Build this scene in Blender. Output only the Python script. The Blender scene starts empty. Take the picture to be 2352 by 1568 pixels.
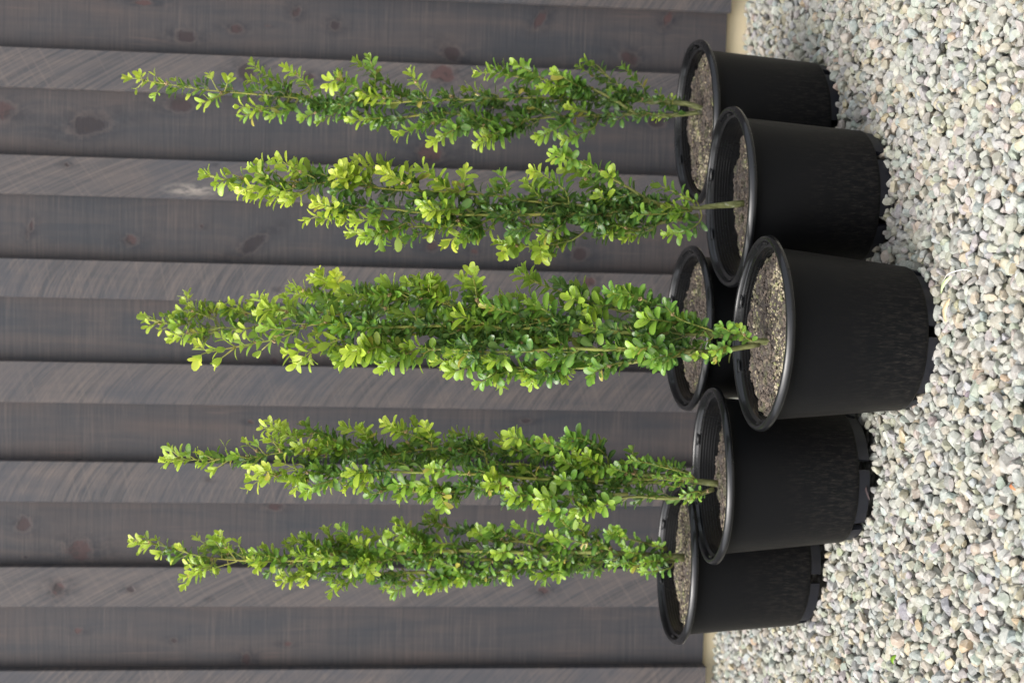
import bpy, math, random
import numpy as np
from math import sin, cos, pi, radians, sqrt, hypot
from mathutils import Vector, Matrix, noise

S = bpy.context.scene
COL = S.collection

# ---------------------------------------------------------------- camera
PITCH, ROLL, CAMH, FPX = radians(6.157), radians(-1.122), 0.8472, 3278.42
fw = Vector((0, cos(PITCH), -sin(PITCH)))
up = Vector((0, sin(PITCH), cos(PITCH)))
rt = Vector((1, 0, 0))
r2 = cos(ROLL) * rt - sin(ROLL) * up
u2 = sin(ROLL) * rt + cos(ROLL) * up
cam = bpy.data.cameras.new('camera')
cam.sensor_width = 36
cam.sensor_fit = 'HORIZONTAL'
cam.lens = FPX / 2352 * 36
cam.clip_start = 0.05
cam.clip_end = 500
cam.dof.use_dof = True
cam.dof.focus_distance = 2.12
cam.dof.aperture_fstop = 5.0
co = bpy.data.objects.new('camera', cam)
X, Y, Z = -u2, r2, -fw          # the camera is turned on its side (portrait shot shown lying)
M = Matrix((X, Y, Z)).transposed().to_4x4()
M.translation = Vector((0, 0, CAMH))
co.matrix_world = M
COL.objects.link(co)
S.camera = co

# ---------------------------------------------------------------- light: bright thin overcast
SUN_EL, SUN_AZ = radians(55), radians(-48)      # azimuth seen from behind the camera, to its left
world = bpy.data.worlds.new('World')
S.world = world
world.use_nodes = True
wn = world.node_tree
wn.nodes.clear()
sky = wn.nodes.new('ShaderNodeTexSky')
sky.sky_type = 'NISHITA'
sky.sun_disc = False
sky.sun_elevation = SUN_EL
sky.sun_rotation = pi + SUN_AZ * -1
sky.dust_density = 6
sky.air_density = 1.0
hsv = wn.nodes.new('ShaderNodeHueSaturation')
hsv.inputs['Saturation'].default_value = 0.36     # cloud veil: a paler, greyer sky
bg = wn.nodes.new('ShaderNodeBackground')
bg.inputs['Strength'].default_value = 0.15
wo = wn.nodes.new('ShaderNodeOutputWorld')
wn.links.new(sky.outputs[0], hsv.inputs['Color'])
wn.links.new(hsv.outputs[0], bg.inputs[0])
wn.links.new(bg.outputs[0], wo.inputs[0])
sl = bpy.data.lights.new('sun', 'SUN')
sl.energy = 0.5
sl.angle = radians(60)
sl.color = (1.0, 0.96, 0.9)
so = bpy.data.objects.new('sun', sl)
dirv = Vector((sin(SUN_AZ) * cos(SUN_EL), -cos(SUN_AZ) * cos(SUN_EL), sin(SUN_EL)))   # towards the sun
so.rotation_euler = dirv.to_track_quat('Z', 'Y').to_euler()
COL.objects.link(so)
S.view_settings.view_transform = 'Standard'
S.view_settings.look = 'None'
S.view_settings.gamma = 1
S.view_settings.exposure = 1.22
S.render.engine = 'CYCLES'

random.seed(11)
rng = np.random.default_rng(7)

# ---------------------------------------------------------------- helpers
def mesh_obj(name, V, F, mat, parent=None, smooth=False, attrs=None, colattr=None):
    me = bpy.data.meshes.new(name)
    me.from_pydata([tuple(v) for v in V], [], F)
    if smooth:
        me.polygons.foreach_set('use_smooth', [True] * len(me.polygons))
    if attrs:
        for k, a in attrs.items():
            at = me.attributes.new(k, 'FLOAT', 'POINT')
            at.data.foreach_set('value', np.asarray(a, dtype=np.float32))
    if colattr is not None:
        for k, a in colattr.items():
            at = me.attributes.new(k, 'FLOAT_COLOR', 'POINT')
            a = np.asarray(a, dtype=np.float32)
            if a.shape[1] == 3:
                a = np.concatenate([a, np.ones((len(a), 1), np.float32)], 1)
            at.data.foreach_set('color', a.ravel())
    me.materials.append(mat)
    me.update()
    o = bpy.data.objects.new(name, me)
    COL.objects.link(o)
    if parent is not None:
        o.parent = parent
    return o

def fast_mesh(name, V, T, mat, colattr=None, smooth=False):
    """triangle mesh from numpy arrays"""
    me = bpy.data.meshes.new(name)
    n, m = len(V), len(T)
    me.vertices.add(n)
    me.vertices.foreach_set('co', V.astype(np.float32).ravel())
    me.loops.add(m * 3)
    me.loops.foreach_set('vertex_index', T.astype(np.int32).ravel())
    me.polygons.add(m)
    me.polygons.foreach_set('loop_start', np.arange(0, m * 3, 3, dtype=np.int32))
    me.polygons.foreach_set('use_smooth', np.full(m, smooth))
    me.update(calc_edges=True)
    if colattr is not None:
        at = me.attributes.new('col', 'FLOAT_COLOR', 'POINT')
        a = np.concatenate([colattr, np.ones((n, 1))], 1).astype(np.float32)
        at.data.foreach_set('color', a.ravel())
    me.materials.append(mat)
    o = bpy.data.objects.new(name, me)
    COL.objects.link(o)
    return o

def empty(name, loc=(0, 0, 0), rot=(0, 0, 0)):
    o = bpy.data.objects.new(name, None)
    o.empty_display_size = 0.1
    o.location = loc
    o.rotation_euler = rot
    COL.objects.link(o)
    return o

def tag(o, label=None, cat=None, group=None, kind=None):
    if label: o['label'] = label
    if cat: o['category'] = cat
    if group: o['group'] = group
    if kind: o['kind'] = kind
    return o

class NT:
    """small helper for node materials"""
    def __init__(s, name):
        s.m = bpy.data.materials.new(name)
        s.m.use_nodes = True
        s.t = s.m.node_tree
        s.n = s.t.nodes
        s.n.clear()
        s.out = s.n.new('ShaderNodeOutputMaterial')
    def new(s, typ, **kw):
        x = s.n.new(typ)
        for k, v in kw.items():
            setattr(x, k, v)
        return x
    def put(s, v, sock):
        if v is None: return
        if hasattr(v, 'links') or isinstance(v, bpy.types.NodeSocket):
            s.t.links.new(v, sock)
        elif isinstance(v, (tuple, list)) and sock.type == 'RGBA' and len(v) == 3:
            sock.default_value = (*v, 1)
        else:
            sock.default_value = v
    def math(s, op, a, b=None, c=None, clamp=False):
        x = s.new('ShaderNodeMath', operation=op, use_clamp=clamp)
        s.put(a, x.inputs[0])
        if b is not None: s.put(b, x.inputs[1])
        if c is not None: s.put(c, x.inputs[2])
        return x.outputs[0]
    def mix(s, f, a, b, blend='MIX'):
        x = s.new('ShaderNodeMix', data_type='RGBA', blend_type=blend)
        s.put(f, x.inputs[0]); s.put(a, x.inputs[6]); s.put(b, x.inputs[7])
        return x.outputs[2]
    def attr(s, name, out='Fac'):
        x = s.new('ShaderNodeAttribute', attribute_name=name)
        return x.outputs[out]
    def coord(s, out='Object'):
        return s.new('ShaderNodeTexCoord').outputs[out]
    def sep(s, v):
        x = s.new('ShaderNodeSeparateXYZ'); s.put(v, x.inputs[0]); return x.outputs
    def comb(s, a=0., b=0., c=0.):
        x = s.new('ShaderNodeCombineXYZ')
        s.put(a, x.inputs[0]); s.put(b, x.inputs[1]); s.put(c, x.inputs[2]); return x.outputs[0]
    def noise(s, vec, scale=5., detail=3., rough=.5, dist=0., out=0):
        x = s.new('ShaderNodeTexNoise')
        s.put(vec, x.inputs['Vector']); s.put(scale, x.inputs['Scale']); s.put(detail, x.inputs['Detail'])
        s.put(rough, x.inputs['Roughness']); s.put(dist, x.inputs['Distortion'])
        return x.outputs[out]
    def ramp(s, f, stops, interp='LINEAR'):
        x = s.new('ShaderNodeValToRGB')
        cr = x.color_ramp
        cr.interpolation = interp
        while len(cr.elements) < len(stops): cr.elements.new(0.5)
        for e, (p, c) in zip(cr.elements, stops):
            e.position = p
            e.color = (*c, 1) if isinstance(c, tuple) else (c, c, c, 1)
        s.put(f, x.inputs[0])
        return x.outputs[0]
    def rng(s, f, a, b, c=0., d=1.):
        x = s.new('ShaderNodeMapRange')
        s.put(f, x.inputs[0])
        for i, v in enumerate((a, b, c, d)): s.put(v, x.inputs[i + 1])
        return x.outputs[0]
    def vscale(s, v, sc):
        x = s.new('ShaderNodeVectorMath', operation='MULTIPLY')
        s.put(v, x.inputs[0]); x.inputs[1].default_value = sc
        return x.outputs[0]
    def bump(s, h, strength=.3, dist=.002):
        x = s.new('ShaderNodeBump')
        x.inputs['Strength'].default_value = strength
        x.inputs['Distance'].default_value = dist
        s.put(h, x.inputs['Height'])
        return x.outputs[0]
    def bsdf(s, color, rough=.6, normal=None, spec=.5, **kw):
        x = s.new('ShaderNodeBsdfPrincipled')
        s.put(color, x.inputs['Base Color']); s.put(rough, x.inputs['Roughness'])
        s.put(spec, x.inputs['Specular IOR Level'])
        if normal is not None: s.put(normal, x.inputs['Normal'])
        for k, v in kw.items(): s.put(v, x.inputs[k])
        return x.outputs[0]
    def done(s, sh):
        s.t.links.new(sh, s.out.inputs['Surface'])
        return s.m

# ---------------------------------------------------------------- materials
def wood_material(name, batten=False):
    n = NT(name)
    o = n.coord()
    xyz = n.sep(o)
    x, z = xyz[0], xyz[2]
    bid = n.attr('bid')
    kd = n.attr('kd')
    off = n.math('MULTIPLY', bid, 7.31)
    near = n.math('POWER', 2.718, n.math('MULTIPLY', kd, -1.1))      # 1 in a knot, fading away
    # long vertical grain, bending round the knots
    gx = n.math('ADD', n.math('MULTIPLY', x, 30.), n.math('MULTIPLY', near, 2.2))
    gv = n.comb(gx, off, n.math('MULTIPLY', z, 2.4))
    grain = n.noise(gv, 1.0, 4, .62, .6)
    grain2 = n.noise(n.comb(n.math('MULTIPLY', gx, 3.0), off, n.math('MULTIPLY', z, 5.)), 1.0, 3, .6)
    # the broad stain blotches
    blot = n.noise(n.comb(n.math('MULTIPLY', x, 7.), off, n.math('MULTIPLY', z, 4.)), 1.0, 3, .55, .5)
    if batten:
        # circular-saw arcs, each board cut at its own slope
        slope = n.attr('slope')
        xx = n.attr('ux')
        c = n.math('ADD', z, n.math('ADD', n.math('MULTIPLY', xx, slope), n.math('MULTIPLY', n.math('MULTIPLY', xx, xx), 3.2)))
        c2 = n.math('SUBTRACT', z, n.math('MULTIPLY', xx, n.math('MULTIPLY', slope, .35)))
        sv = n.comb(n.math('MULTIPLY', c, 260.), off, n.math('MULTIPLY', x, 14.))
        saw = n.noise(sv, 1.0, 5, .66)
        sv2 = n.comb(n.math('MULTIPLY', c, 78.), n.math('ADD', off, 3.), n.math('MULTIPLY', x, 4.))
        saw2 = n.noise(sv2, 1.0, 2, .5)
        sv3 = n.comb(n.math('MULTIPLY', c2, 170.), n.math('ADD', off, 9.), n.math('MULTIPLY', x, 5.))
        saw3 = n.noise(sv3, 1.0, 2, .5)
        amt = n.rng(blot, .3, .62, .35, 1.)
        stripe = n.math('MULTIPLY', n.rng(saw, .44, .60), amt)
        fac = n.math('ADD', n.math('MULTIPLY', stripe, .62), n.math('ADD', n.math('MULTIPLY', n.rng(saw2, .38, .65), .18), n.math('MULTIPLY', n.rng(grain, .35, .7), .30)), clamp=True)
        col = n.mix(fac, (.050, .052, .060), (.130, .106, .096))
        dark = n.math('MAXIMUM', n.math('MULTIPLY', n.rng(saw, .46, .36), n.rng(saw2, .60, .48)), n.math('MULTIPLY', n.rng(saw2, .43, .36), .75))
        col = n.mix(n.math('MULTIPLY', dark, .50), col, (.032, .033, .038))
        col = n.mix(n.math('MULTIPLY', n.rng(saw3, .56, .68), .22), col, (.16, .13, .115))
        col = n.mix(n.math('MULTIPLY', n.rng(blot, .48, .64), .62), col, (.052, .056, .068))
        hgt = n.math('ADD', saw, n.math('MULTIPLY', saw2, .6))
    else:
        # band-saw marks across the board
        sv = n.comb(n.math('MULTIPLY', x, 7.), off, n.math('MULTIPLY', z, 300.))
        saw = n.noise(sv, 1.0, 3, .65)
        sv2 = n.comb(n.math('MULTIPLY', x, 12.), n.math('ADD', off, 5.), n.math('MULTIPLY', z, 20.))
        saw2 = n.noise(sv2, 1.0, 3, .55)
        fac = n.math('ADD', n.math('MULTIPLY', n.rng(grain, .34, .70), .55), n.math('MULTIPLY', n.rng(blot, .35, .65), .40), clamp=True)
        col = n.mix(fac, (.030, .034, .042), (.070, .057, .055))
        pale = n.math('MULTIPLY', n.rng(saw, .50, .66), n.rng(saw2, .36, .66))
        col = n.mix(n.math('MULTIPLY', pale, .34), col, (.120, .096, .086))
        col = n.mix(n.math('MULTIPLY', n.rng(saw, .46, .34), .35), col, (.022, .026, .032))
        streak = n.math('MULTIPLY', n.rng(grain2, .60, .72), n.rng(blot, .4, .6))
        col = n.mix(n.math('MULTIPLY', streak, .30), col, (.130, .092, .080))
        hgt = n.math('ADD', saw, n.math('MULTIPLY', saw2, .5))
    # knots: dark reddish heart, pale lip, dark bleed along the grain
    wob = n.noise(n.comb(n.math('MULTIPLY', x, 60.), off, n.math('MULTIPLY', z, 45.)), 1.0, 3, .6)
    kk = n.math('ADD', kd, n.math('MULTIPLY', n.math('SUBTRACT', wob, .5), 1.7))
    bleed = n.math('MULTIPLY', n.rng(n.attr('kb'), 2.3, .7), n.rng(wob, .35, .65))
    col = n.mix(n.math('MULTIPLY', bleed, .85), col, (.020, .021, .027))
    lip = n.math('MULTIPLY', n.rng(kk, 1.55, 1.2), n.rng(kk, .9, 1.1))
    col = n.mix(n.math('MULTIPLY', lip, .18), col, (.125, .090, .078))
    kn = n.rng(kk, 1.08, .78)
    ktone = n.mix(n.attr('kt'), (.064, .035, .035), (.017, .016, .020))
    ktone = n.mix(n.rng(wob, .52, .62), ktone, (.030, .022, .022))
    col = n.mix(n.math('MULTIPLY', kn, .88), col, ktone)
    if batten:
        p = n.attr('patch')
        pw = n.math('MULTIPLY', p, n.rng(n.noise(n.comb(n.math('MULTIPLY', x, 90.), 0., n.math('MULTIPLY', z, 28.)), 1., 4, .7), .40, .56))
        col = n.mix(n.math('MULTIPLY', pw, .6), col, (.42, .37, .32))
    # sparse pale specks
    vor = n.new('ShaderNodeTexVoronoi'); vor.inputs['Scale'].default_value = 15.
    n.put(o, vor.inputs['Vector'])
    col = n.mix(n.math('MULTIPLY', n.rng(vor.outputs['Distance'], .035, .02), .0), col, (.5, .5, .52))
    nb = n.bump(n.math('ADD', n.math('MULTIPLY', hgt, 1.), n.math('MULTIPLY', kn, -.8)), .5 if batten else .3, .0016)
    return n.done(n.bsdf(col, n.rng(blot, .3, .7, .52, .70), nb, .35))

MAT_BOARD = wood_material('dark_stained_board')
MAT_BATTEN = wood_material('rough_sawn_batten', True)

def plaster():
    n = NT('cream_plaster')
    o = n.coord()
    a = n.noise(o, 6, 3)
    b = n.noise(o, 180, 2)
    col = n.mix(n.rng(a, .3, .7), (.80, .68, .45), (.86, .75, .53))
    return n.done(n.bsdf(col, .8, n.bump(b, .25, .001), .3))
MAT_PLASTER = plaster()

def plastic(name, dusty=True, rough=.36):
    n = NT(name)
    o = n.coord()
    xyz = n.sep(o)
    th = n.math('ARCTAN2', xyz[1], xyz[0])
    z = xyz[2]
    v = n.comb(n.math('MULTIPLY', th, 24.), 0., n.math('MULTIPLY', z, 42.))
    sp = n.noise(v, 1.0, 4, .65)
    v2 = n.comb(n.math('MULTIPLY', th, 60.), 4., n.math('MULTIPLY', z, 70.))
    sp2 = n.noise(v2, 1.0, 3, .6)
    broad = n.noise(o, 7., 3, .6)
    col = (.0050, .0054, .0062)
    rg = rough
    if dusty:
        low = n.math('ADD', n.rng(z, .17, .03, .05, 1.), n.math('MULTIPLY', n.math('SUBTRACT', broad, .5), .9), clamp=True)
        d = n.math('MULTIPLY', n.rng(sp, .50, .60), low)
        d2 = n.math('MULTIPLY', n.rng(sp2, .56, .66), low)
        col = n.mix(n.math('MULTIPLY', d, .45), col, (.024, .022, .020))
        col = n.mix(n.math('MULTIPLY', d2, .45), col, (.048, .043, .037))
        rg = .50
        sh = .018
        nb = n.bump(n.math('ADD', sp, sp2), .2, .0008)
    else:
        scr = n.noise(n.comb(n.math('MULTIPLY', th, 8.), 0., n.math('MULTIPLY', z, 400.)), 1., 2)
        dst = n.rng(broad, .45, .75)
        col = n.mix(n.math('MULTIPLY', dst, .25), col, (.009, .010, .012))
        rg = n.math('ADD', rough, n.math('MULTIPLY', broad, .12))
        sh = .0
        nb = n.bump(broad, .05, .001)
    b = n.bsdf(col, rg, nb, .12 if dusty else .38, **{'Coat Weight': 0. if dusty else .35, 'Coat Roughness': .10, 'Sheen Weight': sh, 'Sheen Roughness': .45, 'Sheen Tint': (.75, .66, .52, 1)})
    return n.done(b)
MAT_POT = plastic('dusty_black_plastic')
MAT_RIM = plastic('glossy_black_plastic', False, .22)
def foot_mat():
    n = NT('matt_slate_plastic')
    a = n.noise(n.coord(), 30, 3)
    return n.done(n.bsdf(n.mix(a, (.006, .007, .011), (.011, .012, .018)), .5, None, .5))
MAT_FOOT = foot_mat()

def soil_mat():
    n = NT('potting_soil')
    c = n.attr('col', 'Color')
    o = n.coord()
    a = n.noise(o, 260, 3, .7)
    b = n.noise(o, 40, 3, .6)
    col = n.mix(n.rng(a, .35, .7), n.mix(.55, c, (.45, .42, .40), 'MULTIPLY'), c)
    col = n.mix(n.math('MULTIPLY', n.rng(b, .52, .7), .3), col, (.10, .13, .04))
    return n.done(n.bsdf(col, .9, n.bump(a, .7, .002), .3))
MAT_SOIL = soil_mat()

def stone_mat():
    n = NT('crushed_stone')
    c = n.attr('col', 'Color')
    o = n.coord()
    a = n.noise(o, 90, 4, .6)
    b = n.noise(o, 420, 3, .65)
    big = n.noise(o, 2.2, 2)
    col = n.mix(n.rng(a, .42, .72), c, n.mix(.5, c, (.50, .49, .45)))
    col = n.mix(n.math('MULTIPLY', n.rng(a, .5, .30), .35), col, (.24, .23, .20))
    col = n.mix(n.math('MULTIPLY', n.rng(b, .60, .75), .30), col, (.70, .69, .66))
    col = n.mix(n.math('MULTIPLY', n.rng(b, .42, .30), .22), col, (.18, .18, .17))
    nb = n.bump(n.math('ADD', n.math('MULTIPLY', a, 1.0), b), .4, .0012)
    return n.done(n.bsdf(col, .85, nb, .3))
MAT_STONE = stone_mat()

def ground_mat():
    n = NT('gravel_bed')
    o = n.coord()
    v = n.new('ShaderNodeTexVoronoi'); v.inputs['Scale'].default_value = 58.
    n.put(o, v.inputs['Vector'])
    g = n.sep(v.outputs['Color'])[0]
    col = n.ramp(g, [(0, (.20, .20, .19)), (.4, (.36, .36, .34)), (.7, (.44, .41, .34)), (1, (.55, .55, .53))])
    col = n.mix(n.rng(v.outputs['Distance'], .35, .62), col, (.20, .19, .17))
    return n.done(n.bsdf(col, .9, n.bump(n.math('MULTIPLY', v.outputs['Distance'], -1.), 1., .012), .3))
MAT_GROUND = ground_mat()

def leaf_mat():
    n = NT('boxwood_leaf')
    age = n.attr('age')
    rn = n.attr('rnd')
    vein = n.attr('vein')
    geo = n.new('ShaderNodeNewGeometry')
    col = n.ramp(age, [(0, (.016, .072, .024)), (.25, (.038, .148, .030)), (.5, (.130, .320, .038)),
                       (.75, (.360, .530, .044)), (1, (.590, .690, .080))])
    hs = n.new('ShaderNodeHueSaturation')
    n.put(n.rng(rn, 0., 1., .478, .515), hs.inputs['Hue'])
    n.put(n.rng(rn, 0., 1., 1.12, .84), hs.inputs['Value'])
    hs.inputs['Saturation'].default_value = 1.0
    n.put(col, hs.inputs['Color'])
    col = hs.outputs[0]
    col = n.mix(n.math('MULTIPLY', n.rng(rn, .016, .010), .8), col, (.46, .33, .07))
    col = n.mix(n.math('MULTIPLY', vein, .45), col, (.34, .44, .10))
    under = n.mix(.55, col, (.20, .32, .085))
    col = n.mix(geo.outputs['Backfacing'], col, under)
    nz = n.noise(n.coord(), 300, 2)
    rg = n.rng(age, 0., 1., .26, .40)
    rg = n.math('ADD', rg, n.math('MULTIPLY', geo.outputs['Backfacing'], .25))
    p = n.bsdf(col, rg, n.bump(nz, .12, .0006), .65)
    tr = n.new('ShaderNodeBsdfTranslucent')
    n.put(n.mix(.55, col, n.mix(age, (.07, .20, .008), (.50, .66, .03))), tr.inputs['Color'])
    mx = n.new('ShaderNodeMixShader')
    n.put(n.rng(age, 0., 1., .18, .44), mx.inputs[0])
    n.t.links.new(p, mx.inputs[1]); n.t.links.new(tr.outputs[0], mx.inputs[2])
    return n.done(mx.outputs[0])
MAT_LEAF = leaf_mat()

def bark():
    n = NT('green_bark')
    o = n.coord()
    a = n.noise(n.vscale(o, (1, 1, .25)), 260, 3, .6)
    b = n.noise(o, 40, 3, .6)
    age = n.attr('age')       # 0 at the woody base, 1 on young wood
    young = n.mix(n.rng(b, .35, .65), (.33, .30, .065), (.30, .36, .085))
    old = n.mix(n.rng(a, .35, .65), (.085, .095, .032), (.23, .245, .10))
    col = n.mix(age, old, young)
    col = n.mix(n.math('MULTIPLY', n.rng(b, .58, .7), n.rng(age, .3, 0.)), col, (.45, .46, .36))
    return n.done(n.bsdf(col, .6, n.bump(a, .5, .001), .4))
MAT_BARK = bark()

def simple(name, c1, c2, rough=.7, scale=200):
    n = NT(name)
    a = n.noise(n.coord(), scale, 3, .6)
    return n.done(n.bsdf(n.mix(n.rng(a, .35, .65), c1, c2), rough, n.bump(a, .3, .001), .4))
MAT_FLOWER = simple('dry_flower_husk', (.30, .19, .09), (.52, .38, .22))
MAT_DRY = simple('dry_straw', (.50, .38, .22), (.70, .58, .38), .6, 120)
MAT_BLADE = simple('pale_grass', (.50, .62, .30), (.62, .72, .42), .5, 60)
MAT_WHITEROOT = simple('bleached_stalk', (.70, .68, .62), (.80, .78, .74), .6, 100)
MAT_TWIG = simple('dark_twig', (.025, .018, .022), (.05, .035, .035), .7, 100)
MAT_RUST = simple('rust_chip', (.38, .13, .05), (.50, .20, .09), .7, 150)

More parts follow.
